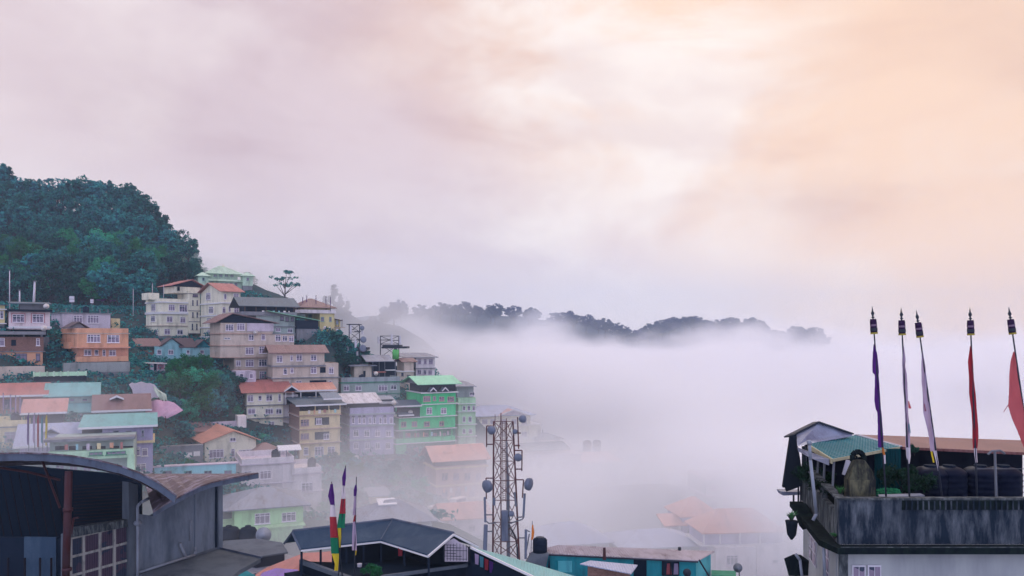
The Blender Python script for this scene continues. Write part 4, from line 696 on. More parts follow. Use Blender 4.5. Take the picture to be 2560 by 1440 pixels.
part(hall, 'truss', 'rustpipe', MB().path([P(-30, 1165, 40), P(70, 1180, 40), P(150, 1200, 40)], .07)); part(hall, 'strut', 'rustpipe', MB().tube(P(105, 1150, 40), P(150, 1270, 40), .06)); part(hall, 'hook_pipe', 'rustpipe', MB().path([P(178, 1340, 38), P(184, 1296, 38), P(196, 1294, 38)], .05))
part(hall, 'column', 'rustpipe', MB().tube(P(172, 1178, 37.2), P(164, 1460, 37.2), .17, .17, 12).tube(P(170, 1270, 37.2), P(170, 1278, 37.2), .22, .22, 12).tube(P(167, 1420, 37.2), P(167, 1427, 37.2), .22, .22, 12), True)
part(hall, 'pillar', 'concrete_d', MB().prism([P(152, 1335, 37.9), P(160, 1335, 37.9), P(160, 1470, 37.9), P(152, 1470, 37.9)], (0, .3, 0)))
w = House.__new__(House); w.A = P(178, 1440, 38); w.c = math.cos(R(62.7)); w.s = math.sin(R(62.7)); w.e = bpy.data.objects.new('window_wall', None)
C.objects.link(w.e); w.e.parent = hall; w.e.rotation_euler = (0, 0, R(62.7))
bpy.data.objects.remove(w.e)
def wp(px, py, y0=0.0):
    u = w.u(px, y0); d = w.A.y+w.c*y0+u*w.s; return Vector((w.A.x+u*w.c-w.s*y0, d, (HY-py)/F*d))
nrm = Vector((-w.s, w.c, 0))
def wpoly(pts, y0, th): return MB().prism([wp(a, b, y0) for a, b in pts], tuple(nrm*th))
part(hall, 'wall', 'slatewall', wpoly([(345, 1284), (383, 1290), (440, 1254), (490, 1226), (555, 1205), (555, 1364), (345, 1432)], 0, .3))
part(hall, 'wall_base', 'concrete_d', wpoly([(345, 1432), (555, 1364), (555, 1384), (345, 1462)], -.03, .3))
part(hall, 'pilaster', 'concrete_d', wpoly([(322, 1205), (345, 1212), (345, 1470), (322, 1470)], -.12, .5))
part(hall, 'pilaster', 'slatewall', wpoly([(546, 1207), (557, 1203), (557, 1366), (546, 1370)], -.10, .2)); part(hall, 'pilaster', 'slatewall', wpoly([(488, 1226), (492, 1225), (492, 1384), (488, 1386)], -.06, .12))
part(hall, 'shadow_joint', 'dark', wpoly([(538, 1212), (543, 1210), (543, 1372), (538, 1373)], -.02, .1))
part(hall, 'lintel', 'mould_l', wpoly([(178, 1322), (325, 1298), (325, 1316), (178, 1344)], -.05, .4))
glz = [178, 210, 251, 287, 325]
for i in range(4):
    for j in range(3):
        a, b = glz[i]+3, glz[i+1]-3; ty = lambda x, r_: (1346+r_*47)-(x-178)*(.235+.02*r_)
        part(hall, 'window_pane', 'curtain', wpoly([(a, ty(a, j)+3), (b, ty(b, j)+3), (b, ty(b, j+1)-3), (a, ty(a, j+1)-3)], .08, .03))
fr_ = MB()
for x in glz: q = wpoly([(x-3, ty(x, 0)-1), (x+3, ty(x, 0)-1), (x+3, 1470), (x-3, 1470)], 0, .14); fr_.add(q.v, q.f)
for j in range(4):
    for i in range(4): a, b = glz[i]+3, glz[i+1]-3; q = wpoly([(a, ty(a, j)-3), (b, ty(b, j)-3), (b, ty(b, j)+3), (a, ty(a, j)+3)], .01, .12); fr_.add(q.v, q.f)
part(hall, 'window_frame', 'oldframe', fr_)
br = MB()
for i in range(4):
    for k in range(1, 6):
        x = glz[i]+3+(glz[i+1]-glz[i]-6)*k/6; br.tube(wp(x, ty(x, 0), .04), wp(x, 1460, .04), .008, .008, 4)
part(hall, 'window_bars', 'dkmetal', br)
part(hall, 'downpipe', 'pvc', MB().path([wp(372, 1246, -.4), wp(352, 1256, -.35), wp(344, 1266, -.35), wp(344, 1470, -.35)], .075, 10).tube(wp(337, 1308, -.35), wp(351, 1308, -.35), .11, .11, 8).tube(wp(344, 1303, -.35), wp(344, 1314, -.35), .11, .11, 8), True)
part(hall, 'drain_pipe', 'pvc', MB().path([wp(345, 1432, -.25), wp(486, 1387, -.25), wp(488, 1378, -.25), wp(488, 1368, -.25)], .07, 8).path([wp(466, 1396, -.25), wp(452, 1364, -.2), wp(450, 1358, -.05)], .07, 8).path([wp(476, 1352, -.12), wp(477, 1300, -.12)], .04, 6), True)
zl = w.A.z-.0; zl = (HY-1432)/F*41.2
part(hall, 'ledge', 'concrete_d', MB().slab([G(345, 1436, zl), G(548, 1372, zl), G(652, 1396, zl), G(600, 1425, zl), G(540, 1475, zl), G(345, 1475, zl)], .22))
part(hall, 'ledge_lip', 'steel', MB().prism([G(548, 1372, zl), G(652, 1396, zl), G(652, 1396, zl)+Vector((0, 0, .1)), G(548, 1372, zl)+Vector((0, 0, .1))], (.05, .1, 0)))
# ------------------------------------------------------------------ low roofs between the hall and the slate hut
def low_roof(name, label, cat, pts, z, m, wall='dark', th=.12, drop=2.5):
    q = [G(a, b, z) for a, b in pts]; c_ = sum(q, Vector())/len(q); t_ = thing(name, label, cat, (c_.x, c_.y, z-drop))
    part(t_, 'roof', m, MB().slab(q, th)); part(t_, 'wall', wall, MB().prism([c_+(p-c_)*.9+Vector((0, 0, -th)) for p in q], (0, 0, -drop+th))); return t_
low_roof('terrace', 'flat dark concrete terrace right of the hall', 'terrace', [(556, 1352), (640, 1346), (705, 1356), (720, 1380), (640, 1392), (556, 1376)], -17.5, 'concrete_d')
low_roof('shed', 'pale grey patched sheet roof at the bottom edge', 'shed', [(600, 1392), (680, 1378), (745, 1392), (690, 1420), (610, 1440), (560, 1430)], -18.5, 'r_grey')
low_roof('shed', 'salmon red corrugated roof left of the slate hut', 'shed', [(640, 1435), (668, 1418), (760, 1382), (806, 1380), (806, 1500), (600, 1500)], -17.6, 'r_red')
low_roof('shed', 'shiny purple corrugated sheet roof at the bottom edge', 'shed', [(655, 1432), (690, 1420), (745, 1424), (748, 1500), (610, 1500)], -16.6, 'purple_sheet')
low_roof('shed', 'small teal green roof corner at the bottom edge', 'shed', [(575, 1434), (618, 1427), (640, 1440), (630, 1500), (540, 1500)], -15.6, 'teal')
low_roof('terrace', 'red roof glimpsed behind the posts of the slate hut', 'terrace', [(760, 1385), (880, 1372), (960, 1376), (960, 1400), (760, 1420)], -16.9, 'r_red')
for i, (px, r_) in enumerate(((572, 1.05), (620, .85))):
    p = P(px, 1356, 80); t_ = thing('water_tank', ('big black', 'smaller black')[i]+' water tank below the lime green house', 'water tank', p, 0, 'black tanks below the lime green house'); MB().lathe([(r_, 0), (r_, .5), (r_*1.03, .55), (r_, .6), (r_, 1.2), (r_*.8, 1.45), (.3, 1.55)], 16).build('barrel', mm('dark'), t_, True); MB().lathe([(.3, 1.55), (.3, 1.68)], 10).build('lid', mm('dark'), t_)
def dish(t_, c_, r, ax, m='dish', drum=0.0, name='dish'):
    prof = [(.02, 0), (r*.5, r*.07), (r*.85, r*.2), (r, r*.3)] if not drum else [(r*.35, -drum), (r*.9, -drum*.5), (r, 0), (r, drum*.45), (r*.75, drum*.7), (.02, drum*.85)]
    mb = MB().lathe(prof, 20, c_, ax); return part(t_, name, m, mb, True)
p = P(658, 1356, 78); t_ = thing('satellite_dish', 'grey satellite dish below the lime green house', 'satellite dish', p); dish(t_, P(658, 1338, 78), .75, (.5, -1, .4)); part(t_, 'mast', 'metal', MB().tube(p, P(658, 1340, 77.8), .04))
# ------------------------------------------------------------------ slate roofed hut with prayer flags
zr, ze = -10.0, -10.75
R0, R1, R2 = G(731, 1327, zr), G(982, 1298, zr), G(1134, 1332, zr); E0, E1, E2 = G(752, 1371, ze), G(952, 1349, ze), G(1071, 1386, ze)
K = [(a+(a-b)*Vector((1, 1, 0))) for a, b in ((R0, E0), (R1, E1), (R2, E2))]
for k in K: k.z = ze
K[2] = G(1196, 1364, ze)
hut = thing('rooftop_pavilion', 'open dark pavilion with bent slate blue roof behind three prayer flags', 'pavilion', (R1.x, R1.y, -14))
rf = MB()
for a, b, c_, d_ in ((R0, R1, E1, E0), (R1, R2, E2, E1), (R1, R0, K[0], K[1]), (R2, R1, K[1], K[2])): rf.slab([a, b, c_, d_], .08)
part(hut, 'roof', 'slate2', rf)
part(hut, 'ridge_cap', 'steel', MB().tube(R0, R1, .07).tube(R1, R2, .07).tube(R1, E1, .035)); part(hut, 'fascia', 'trim', MB().path([E0+Vector((0, -.02, -.12)), E1+Vector((0, -.02, -.12)), E2+Vector((0, -.02, -.12))], .055, 4))
for a, b, c_ in ((E0, R0, K[0]), (E2, R2, K[2])): part(hut, 'barge_board', 'steel' if a is E0 else 'trim', MB().path([a+Vector((0, -.03, -.08)), b+Vector((0, -.03, -.08)), c_+Vector((0, -.03, -.08))], .07, 4))
zf = -12.4
for px, py in ((752, 1371), (800, 1366), (865, 1359), (908, 1355), (952, 1349), (1010, 1365), (1071, 1386)):
    q = G(px, py, ze); part(hut, 'post', 'dark', MB().tube((q.x, q.y+.15, zf), (q.x, q.y+.15, ze-.08), .07, .07, 4))
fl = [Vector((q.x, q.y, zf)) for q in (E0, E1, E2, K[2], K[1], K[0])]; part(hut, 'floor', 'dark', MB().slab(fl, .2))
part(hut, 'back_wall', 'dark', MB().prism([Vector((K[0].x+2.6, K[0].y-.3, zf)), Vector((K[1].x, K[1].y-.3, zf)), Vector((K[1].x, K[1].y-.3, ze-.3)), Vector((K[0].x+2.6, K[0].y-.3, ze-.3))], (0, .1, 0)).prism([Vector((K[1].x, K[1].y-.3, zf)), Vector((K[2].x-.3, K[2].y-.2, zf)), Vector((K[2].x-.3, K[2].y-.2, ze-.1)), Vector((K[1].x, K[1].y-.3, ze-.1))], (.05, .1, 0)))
part(hut, 'parapet', 'concrete_d', MB().prism([G(748, 1399, -11.6), G(872, 1443, -11.6), G(872, 1443, -11.6)+Vector((0, 0, -.22)), G(748, 1399, -11.6)+Vector((0, 0, -.22))], (.1, .2, 0)).prism([G(950, 1440, -11.7), G(1168, 1410, -11.7), G(1168, 1410, -11.7)+Vector((0, 0, -.16)), G(950, 1440, -11.7)+Vector((0, 0, -.16))], (.1, .2, 0)))
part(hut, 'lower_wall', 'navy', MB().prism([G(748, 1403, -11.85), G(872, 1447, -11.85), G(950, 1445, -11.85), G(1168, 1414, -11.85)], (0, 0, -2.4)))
lt = MB(); 
for i in range(9): lt.tube(P(1110+i*8, 1358+abs(i-4)*1.5, 41.2), P(1110+i*8, 1402, 41.2), .018, .018, 4)
for j in range(6): lt.tube(P(1108+(j % 2)*8, 1362+j*7, 41.2), P(1140+(j % 3)*14, 1363+j*7, 41.2), .018, .018, 4)
part(hut, 'lattice', 'dkmetal', lt); part(hut, 'gable_screen', 'lav', MB().prism([P(1112, 1358, 41.6), P(1134, 1346, 41.6), P(1170, 1370, 41.6), P(1170, 1404, 41.6), P(1112, 1404, 41.6)], (0, .04, 0)))
for lb, m_, px, py, w_, h_ in (('white bin hanging on the dark pavilion wall', 'whitecard', 899, 1415, 9, 12), ('dark red cloth hanging inside the pavilion', 'c_red', 1001, 1380, 12, 20), ('blue bucket inside the pavilion', 'tankblue', 917, 1413, 9, 10)):
    o = MB().lathe([(.10, 0), (.13, h_/F*42)], 10, P(px, py+h_/2, 42)) if 'cloth' not in lb else MB().prism([P(px-w_/2, py-h_/2, 42), P(px+w_/2, py-h_/2, 42), P(px+w_/2-2, py+h_/2, 42), P(px-w_/2+1, py+h_/2, 42)], (0, .05, 0))
    o = o.build('bin' if 'bin' in lb else 'cloth' if 'cloth' in lb else 'bucket', mm(m_)); tag(o, lb, o.name)
p = P(928, 1440, 40.5); t_ = thing('potted_plant', 'green potted plant in front of the dark pavilion', 'plant', (p.x, p.y, p.z-.3)); t_.scale = (.15, .15, .2)
for nm, k in (('leaves', 0), ('stems', 1)): q = bpy.data.objects.new(nm, TM['bush0'][k]); C.objects.link(q); q.parent = t_; q.location.z = 1.2
MB().lathe([(1.2, 0), (1.7, 1.6), (1.5, 1.6)], 12).build('pot', mm('r_brown'), t_)
can = thing('lean_to_roof', 'long narrow teal sheet canopy with pale edge running down beside the pavilion', 'canopy', P(1300, 1440, 40))
part(can, 'sheet', 'r_teal', MB().slab([P(1180, 1368, 41.5), P(1230, 1380, 43.5), P(1330, 1408, 43), P(1470, 1450, 42), P(1345, 1450, 39.5)], .06))
part(can, 'edge_board', 'trim', MB().path([P(1177, 1369, 41.4), P(1262, 1409, 40.4), P(1345, 1448, 39.4)], .075, 4)); part(can, 'side_wall', 'navy', MB().prism([P(1177, 1374, 41.5), P(1345, 1454, 39.6), P(1180, 1470, 41.2)], (0, .1, 0)))
for i, (px, m_) in enumerate(((1192, 'c_lilac'), (1204, 'c_teal'), (1216, 'c_red'), (1228, 'c_purple'), (1240, 'c_orange'), (1252, 'c_green'))):
    o = MB().prism([P(px-5, 1384+i*6, 40.8), P(px+5, 1388+i*6, 40.8), P(px+4, 1412+i*7, 40.8), P(px-4, 1410+i*7, 40.8)], (0, .03, 0)).build('garment', mm(m_)); tag(o, ['grey lilac', 'blue green', 'red', 'purple', 'orange', 'green'][i]+' garment hanging under the sloping teal canopy', 'clothing', 'washing under the canopy')
# ------------------------------------------------------------------ flags
def cloth(t_, rows, D, m, name='cloth', label=None, amp=.05, nx=5, seed=0):
    v = []; f = []; r_ = random.Random(seed); R_ = []
    for (y0, l0, r0), (y1, l1, r1) in zip(rows, rows[1:]):
        k = max(1, int((y1-y0)/8))
        for i in range(k): t = i/k; R_.append((y0+(y1-y0)*t, l0+(l1-l0)*t+r_.uniform(-.25, .25), r0+(r1-r0)*t+r_.uniform(-.25, .25)))
    R_.append(rows[-1])
    for j, (y, l, r) in enumerate(R_):
        for i in range(nx): t = i/(nx-1); dd = amp*math.sin(t*7+j*.45+seed)+amp*.5*math.sin(j*.9+t*3); v.append(P(l+(r-l)*t, y, D+dd))
    for j in range(len(R_)-1):
        for i in range(nx-1): f.append((j*nx+i, j*nx+i+1, (j+1)*nx+i+1, (j+1)*nx+i))
    o = part(t_, name, m, MB().add(v, f), True); 
    if label: o['label'] = label
    return o
def q8(rows): return [(750+y/3.2, 2100+l/3.2, 2100+r/3.2) for y, l, r in rows]
M('drum_cloth', (.030,.014,.045), 'flat', .9); M('drum_yellow', (.30,.24,.04), 'flat', .9); M('drum_band', (.17,.11,.17), 'flat', .9)
BIG = [((2181, 775), (2216, 1250), 'c_purple', 'deep purple', [(355,268,274),(430,262,298),(510,258,306),(580,260,312),(600,278,308),(680,278,316),(800,274,322),(870,285,328),(900,298,332),(1000,302,340),(1100,302,346),(1180,304,350)], [('c_orange', [(1180,334,350),(1240,340,362)]), ('c_white', [(1240,342,364),(1310,346,366)])]),
       ((2253, 778), (2274, 1250), 'c_lilac', 'grey lilac', [(370,504,512),(480,498,526),(520,496,522),(600,500,535),(690,502,540),(800,515,545),(900,518,545),(1000,522,556),(1060,524,560),(1180,524,562)], [('c_white', [(1180,526,562),(1250,530,566),(1310,544,556)]), ('c_pink', [(808,545,552),(868,548,572)]), ('c_teal', [(990,546,556),(1062,548,566)])]),
       ((2292, 784), (2357, 1252), 'c_lilac', 'pinkish white', [(410,655,660),(520,650,682),(650,652,695),(760,662,705),(900,664,722),(1000,690,740),(1100,712,760),(1210,722,775)], [('c_yellow', [(1210,724,738),(1300,744,756)]), ('c_white', [(1205,745,774),(1300,770,788),(1370,786,790)]), ('c_red', [(830,672,678),(890,676,690)])]),
       ((2425, 778), (2443, 1250), 'c_red', 'dark red', [(370,1040,1052),(500,1022,1065),(620,1032,1070),(750,1032,1085),(880,1050,1095),(1000,1058,1105),(1100,1058,1108),(1190,1062,1098)], [('c_white', [(1185,1070,1092),(1250,1076,1098),(1300,1084,1100)])]),
       ((2523, 776), (2592, 1252), 'c_pink', 'translucent pink red', [(415,1385,1398),(500,1362,1410),(600,1354,1425),(720,1352,1440),(850,1345,1465),(950,1375,1480),(1050,1420,1500),(1180,1470,1520)], [('c_pink', [(840,1342,1350),(895,1306,1312)])])]
for i, (tp, bt, m_, cn, rows, ex) in enumerate(BIG):
    D_ = 21.35; a, b = P(*tp, D_), P(*bt, D_-.05); t_ = thing('prayer_flag', cn+' prayer flag on a pole with drum top above the mouldy parapet', 'prayer flag', b, 0, 'tall prayer flags on the right terrace')
    ax = (a-b).normalized(); part(t_, 'pole', 'dkmetal', MB().tube(b-ax*.3, a-ax*.2, .026, .018, 8), True)
    part(t_, 'finial', 'dkmetal', MB().lathe([(.02, -.22), (.045, -.2), (.02, -.17), (.02, -.15), (.04, -.11), (.045, -.08), (.02, -.03), (.015, .02), (.003, .1)], 10, a, ax), True)
    dt = a-ax*.24; dr = part(t_, 'drum', 'drum_cloth', MB().lathe([(.082, -.36), (.088, -.3), (.082, -.2), (.085, -.1), (.078, 0)], 14, dt, ax), True)
    l = t_.location
    for nm, z0, z1, r_, mk in (('yellow_trim', -.40, -.355, .092, 'drum_yellow'), ('pale_band', -.19, -.14, .089, 'drum_band'), ('dark_band', -.32, -.24, .092, 'dkmetal')):
        o = part(t_, nm, mk, MB().lathe([(r_, z0), (r_, z1)], 14, dt, ax)); o.parent = dr
    cloth(t_, q8(rows), D_-.03, m_, 'cloth', None, .035, 5, i)
    for k, (mk, rr_) in enumerate(ex): cloth(t_, q8(rr_), D_-.06, mk, 'streamer', None, .012, 3, i+k)
TRI = [('front flag with its yellow tail lowest', (829, 1204), (856, 1440), [('c_purple', [(1210,826,832),(1240,820,836),(1262,826,837)]), ('c_white', [(1262,826,837),(1292,824,841)]), ('c_red', [(1292,824,841),(1344,826,845)]), ('c_green', [(1344,826,845),(1384,828,847)]), ('c_yellow', [(1384,829,847),(1410,837,848),(1427,836,845)])]),
       ('tallest flag with dark pointed tip', (864, 1164), (846, 1440), [('c_purple', [(1170,862,865),(1195,855,865),(1214,856,863)]), ('c_white', [(1214,856,863),(1247,853,864)]), ('c_red', [(1247,853,864),(1284,848,864)]), ('c_green', [(1284,848,864),(1320,842,862)]), ('c_yellow', [(1320,844,853),(1345,846,853),(1369,848,852)])]),
       ('narrow lilac flag on the right', (891, 1192), (886, 1440), [('c_purple', [(1212,888,892),(1225,884,893),(1240,884,891)]), ('c_lilac', [(1240,885,891),(1288,882,890)]), ('c_red', [(1288,886,890),(1304,882,888)]), ('c_lilac', [(1304,882,889),(1340,881,891),(1376,880,892)]), ('c_yellow', [(1376,888,892),(1388,887,890)])])]
for i, (lb, tp, bt, segs) in enumerate(TRI):
    D_ = 39.4-i*.2; a, b = P(*tp, D_), P(*bt, D_); t_ = thing('prayer_flag', lb+' of the three before the slate pavilion', 'prayer flag', b, 0, 'three striped prayer flags'); ax = (a-b).normalized()
    part(t_, 'pole', 'dkmetal', MB().tube(b-ax*.4, a, .035, .02, 8), True)
    for k, (mk, rows) in enumerate(segs): cloth(t_, rows, D_-.05, mk, 'cloth', None, .05, 5, i*3+1)
for i, (px, m_, cn, w_, y0, y1) in enumerate(((70, 'c_purple', 'blue purple', 4, 1036, 1112), (85, 'c_lilac', 'lilac', 5, 1036, 1108), (95, 'c_red', 'red', 4, 1038, 1118), (105, 'c_teal', 'blue green', 4, 1040, 1108), (116, 'c_yellow', 'yellow', 5, 1038, 1114))):
    D_ = 97; a, b = P(px+2, y0-4, D_), P(px+2, 1128, D_); t_ = thing('prayer_flag', cn+' vertical flag before the lilac grey roof at lower left', 'prayer flag', b, 0, 'row of vertical flags at lower left')
    part(t_, 'pole', 'metal', MB().tube(b, a, .05)); cloth(t_, [(y0, px, px+2), (y0+10, px-w_/2, px+w_/2), (y1-12, px-w_/2-1, px+w_/2), (y1, px-w_/2, px+1)], D_-.1, m_, 'cloth', None, .1, 3, i)
for i, (px, y0) in enumerate(((8, 982), (26, 986), (39, 988), (50, 990))):
    a, b = P(px, y0, 106), P(px+1, 1034, 106); t_ = thing('prayer_flag', 'faded pale flag pole before the salmon roof at the left edge', 'prayer flag', b, 0, 'faded flag poles before the salmon roof'); part(t_, 'pole', 'metal', MB().tube(b, a, .06)); cloth(t_, [(y0+4, px-1, px+2), (y0+30, px-2, px+2), (y0+44, px-1, px+2)], 105.9, 'c_lilac', 'cloth', None, .08, 3, i)
for i, (px, y0) in enumerate(((744, 758), (757, 742), (767, 738), (790, 738), (815, 740), (826, 742))):
    a, b = P(px, y0, 189), P(px, 778, 189); t_ = thing('flag_pole', 'thin dark flag pole on the red roof of the yellow house', 'flag pole', b, 0, 'flag poles on the yellow house'); part(t_, 'pole', 'dkmetal', MB().tube(b, a, .07)); cloth(t_, [(y0+2, px-.5, px+.8), (y0+12, px-1.3, px+.8), (y0+22, px-.6, px+.8)], 188.9, 'c_purple', 'cloth', None, .06, 3, i)
for lb, px, y0, y1, r_ in (('tall thin white mast above the flat roofs at far left', 24, 676, 772, .10), ('short white post above the flat roof at far left', 49, 726, 772, .16), ('thick white pole leaning above the flat roof at far left', 84, 704, 768, .24), ('thin green white pole left of the cream house', 333, 722, 790, .08), ('slim mast on the terrace of the cream house', 409, 712, 745, .07), ('slim mast behind the cream house parapet box', 381, 708, 735, .07)):
    D_ = 150 if px < 300 else 185; t_ = thing('mast', lb, 'mast', P(px, y1, D_)); part(t_, 'pole', 'whitecard', MB().tube(P(px, y1, D_), P(px+(3 if r_ > .2 else 0), y0, D_), r_, r_*.7, 8), True); part(t_, 'cap', 'metal', MB().tube(P(px+(3 if r_ > .2 else 0), y0+1, D_), P(px+(3 if r_ > .2 else 0), y0-2, D_), r_*1.3))
for lb, px, py, w_, h_, D_ in (('double white sign board before the dark forest', 180, 748, 12, 16, 160), ('small white sign left of the magenta tree', 230, 753, 8, 10, 165)):
    t_ = thing('sign_board', lb, 'sign', P(px, py+20, D_)); kx = D_/F
    for dz in (-1, 1): part(t_, 'board', 'whitecard', MB().box(P(px, py, D_).x-w_*kx/2, P(px, py, D_).x+w_*kx/2, D_-.1, D_, P(px, py+dz*h_/4, D_).z-h_*kx*.22, P(px, py+dz*h_/4, D_).z+h_*kx*.22))
    part(t_, 'leg', 'metal', MB().tube(P(px, py+24, D_+.1), P(px, py, D_+.1), .06))
# ------------------------------------------------------------------ tarpaulins
def tarp(lb, rows, D, m, dd):
    t_ = thing('tarpaulin', lb, 'tarpaulin', P(rows[-1][1], rows[-1][0]+10, D)); v = []; nx = 9
    for j, (y, l, r) in enumerate(rows):
        for i in range(nx): t = i/(nx-1); v.append(P(l+(r-l)*t, y+2.0*math.sin(t*9+j)+(-3 if i % 3 == 0 else 0)*(j > 0), D-dd*j/len(rows)+.35*math.sin(t*11+j*2)))
    part(t_, 'sheet', m, MB().add(v, [(j*nx+i, j*nx+i+1, (j+1)*nx+i+1, (j+1)*nx+i) for j in range(len(rows)-1) for i in range(nx-1)]), True)
    for px in (rows[-1][1]+4, rows[-1][2]-4): part(t_, 'pole', 'wood', MB().tube(P(px, rows[-1][0]-4, D-dd), P(px, rows[-1][0]+14, D-dd), .06))
tarp('grey white tarpaulin tent beside the brown roof', [(956, 330, 374), (962, 322, 386), (975, 330, 395), (997, 335, 401)], 127, 'c_white', 4)
M('yellowtarp', (.55, .60, .48), 'paint', .9); M('pinktarp', (.50, .31, .39), 'paint', .9, (.45, .22, .32)); tarp('pale yellow green tarpaulin hanging over the tent edge', [(966, 383, 386), (978, 386, 400), (988, 392, 416), (1003, 402, 418)], 124, 'yellowtarp', 1)
tarp('pink tarpaulin stretched before the bright green trees', [(1001, 364, 420), (1008, 366, 436), (1018, 364, 447), (1027, 364, 458), (1036, 363, 438), (1044, 363, 418)], 122, 'pinktarp', 4)
# ------------------------------------------------------------------ telecom tower
DT = 60.0
tw = thing('telecom_tower', 'rusty lattice telecom tower with dishes and antennas rising through mist', 'tower', P(1262, 1440, DT))
def cr(x, y): return 1140+x/3.273, 1000+y/3.273
def T(x, y, d=0): a, b = cr(x, y); return P(a, b, DT+d)
legs = [((309, 175), (300, 1440), 0), ((466, 175), (524, 1440), 0), ((368, 122), (368, 1440), 1.6), ((412, 172), (420, 1440), 1.6)]
for (a, b, d) in legs: part(tw, 'leg', 'rustmetal' , MB().tube(T(*b, d), T(*a, d), .075 if d == 0 else .05, .06 if d == 0 else .045, 6))
ys = [175, 330, 500, 660, 820, 1000, 1160, 1300]
def lx(k, y): (a, b, d) = legs[k]; t = (y-a[1])/(b[1]-a[1]); return a[0]+(b[0]-a[0])*t
xb = MB(); hb = MB()
for y0, y1 in zip(ys, ys[1:]):
    for (i, j) in ((0, 1), (0, 2), (1, 3)):
        di, dj = legs[i][2], legs[j][2]
        if y0 in (820,) and (i, j) == (0, 1): continue
        xb.tube(T(lx(i, y0), y0, di), T(lx(j, y1), y1, dj), .03, .03, 4).tube(T(lx(j, y0), y0, dj), T(lx(i, y1), y1, di), .03, .03, 4)
    for (i, j) in ((0, 1), (0, 2), (1, 3), (2, 3)): hb.tube(T(lx(i, y0), y0, legs[i][2]), T(lx(j, y0), y0, legs[j][2]), .035, .035, 4)
part(tw, 'diagonal_braces', 'rustmetal', xb); part(tw, 'horizontal_braces', 'rustmetal', hb)
ld = MB().tube(T(380, 180, .8), T(384, 830, .8), .025).tube(T(402, 180, .8), T(404, 830, .8), .025)
for y in range(190, 830, 16): ld.tube(T(380, y, .8), T(403, y, .8), .018, .018, 4)
part(tw, 'ladder', 'rustmetal', ld)
part(tw, 'cable_tray', 'metal', MB().tube(T(425, 600, .5), T(432, 1440, .5), .11, .13, 8).tube(T(414, 330, .6), T(425, 600, .6), .06))
part(tw, 'lightning_rod', 'rustmetal', MB().tube(T(368, 175, 1), T(368, 105, 1), .04).tube(T(320, 175), T(320, 118), .025).tube(T(412, 175, 1), T(412, 150, 1), .03))
for pts in ([(306, 213), (250, 213), (250, 385)], [(250, 362), (306, 362)], [(504, 140), (512, 400)], [(468, 270), (530, 270)], [(470, 372), (524, 372)], [(470, 412), (540, 412), (538, 580)], [(486, 565), (540, 565)], [(312, 640), (246, 640), (248, 810)], [(486, 652), (552, 652), (543, 800)],
            [(300, 940), (248, 940)], [(300, 1076), (255, 1076)], [(497, 960), (560, 955)], [(512, 1128), (570, 1128)], [(330, 1004), (270, 1010), (243, 990), (238, 800)], [(425, 1015), (500, 990), (545, 975), (555, 955)]):
    part(tw, 'outrigger', 'rustmetal' if pts[0][1] < 700 else 'metal', MB().path([T(a, b, -.3) for a, b in pts], .05, 5))
M('dishm', (.15, .17, .23), 'paint', .5, (.07, .08, .12), 2)
for (x, y, r, ax) in ((292, 246, .38, (-.6, -.7, -.15)), (545, 155, .33, (.75, -.6, .0)), (482, 258, .22, (.3, -1, 0)), (508, 468, .34, (.1, -1, -.12)), (258, 705, .55, (-.7, -.65, -.12)), (594, 688, .55, (.85, -.45, -.1)), (452, 930, .26, (.5, -.8, .2))):
    dish(tw, T(x, y, -.5), r*.85, ax, 'dishm', .3 if r > .3 else .16)
for (x0, y0, x1, y1, r) in ((235, 795, 240, 1000, .09), (562, 765, 552, 950, .09), (244, 1020, 236, 1250, .16), (398, 905, 398, 1150, .26), (572, 1060, 570, 1300, .10), (478, 755, 492, 870, .08), (310, 800, 310, 860, .12), (600, 1095, 565, 1300, .05), (566, 1060, 606, 1080, .05)):
    part(tw, 'antenna_panel', 'dishm' if r > .08 else 'metal', MB().tube(T(x0, y0, -.5), T(x1, y1, -.5), r, r, 6))
cb = MB()
for k in range(5): cb.path([T(428+k*3, 1000+k*22, .2), T(460+k*6, 1060+k*20, .1), T(492+k*4, 1120+k*30, 0), T(500+k*4, 1300, 0)], .028, 4)
cb.path([T(425, 940, 0), T(445, 985, -.1), T(470, 950, -.2)], .03, 4); part(tw, 'cables', 'dkmetal', cb)
# hillside telecom masts
def mast(lb, D_, x0, x1, yt, yb, panels, lvls, extra=()):
    t_ = thing('antenna_mast', lb, 'antenna mast', P((x0+x1)/2, yb, D_)); g = (x1-x0)/F*D_
    for a in (x0, x1):
        for d in (0, g): part(t_, 'leg', 'dkmetal', MB().tube(P(a, yb, D_+d), P(a, yt, D_+d), .14, .12, 4))
    b = MB()
    for i, (ya, yc) in enumerate(zip(lvls, lvls[1:])):
        for d in (0, g): b.tube(P(x0, ya, D_+d), P(x1, yc, D_+d), .07, .07, 4).tube(P(x1, ya, D_+d), P(x0, yc, D_+d), .07, .07, 4)
        for a in (x0, x1): b.tube(P(a, ya, D_), P(a, ya, D_+g), .08, .08, 4)
        b.tube(P(x0, ya, D_), P(x1, ya, D_), .09, .09, 4)
    part(t_, 'braces', 'dkmetal', b)
    for (px, ya, yc) in panels: part(t_, 'antenna_panel', 'whitecard', MB().tube(P(px, yc, D_-.6), P(px, ya, D_-.6), .26, .26, 6)); part(t_, 'bracket', 'dkmetal', MB().tube(P(px, (ya+yc)/2, D_-.6), P((x0+x1)/2, (ya+yc)/2, D_), .08))
    for (a, b_, c_, d_) in extra: part(t_, 'platform', 'dkmetal', MB().box(P(a, 0, D_).x, P(c_, 0, D_).x, D_-.8, D_+g, P(0, d_, D_).z, P(0, b_, D_).z))
    return t_
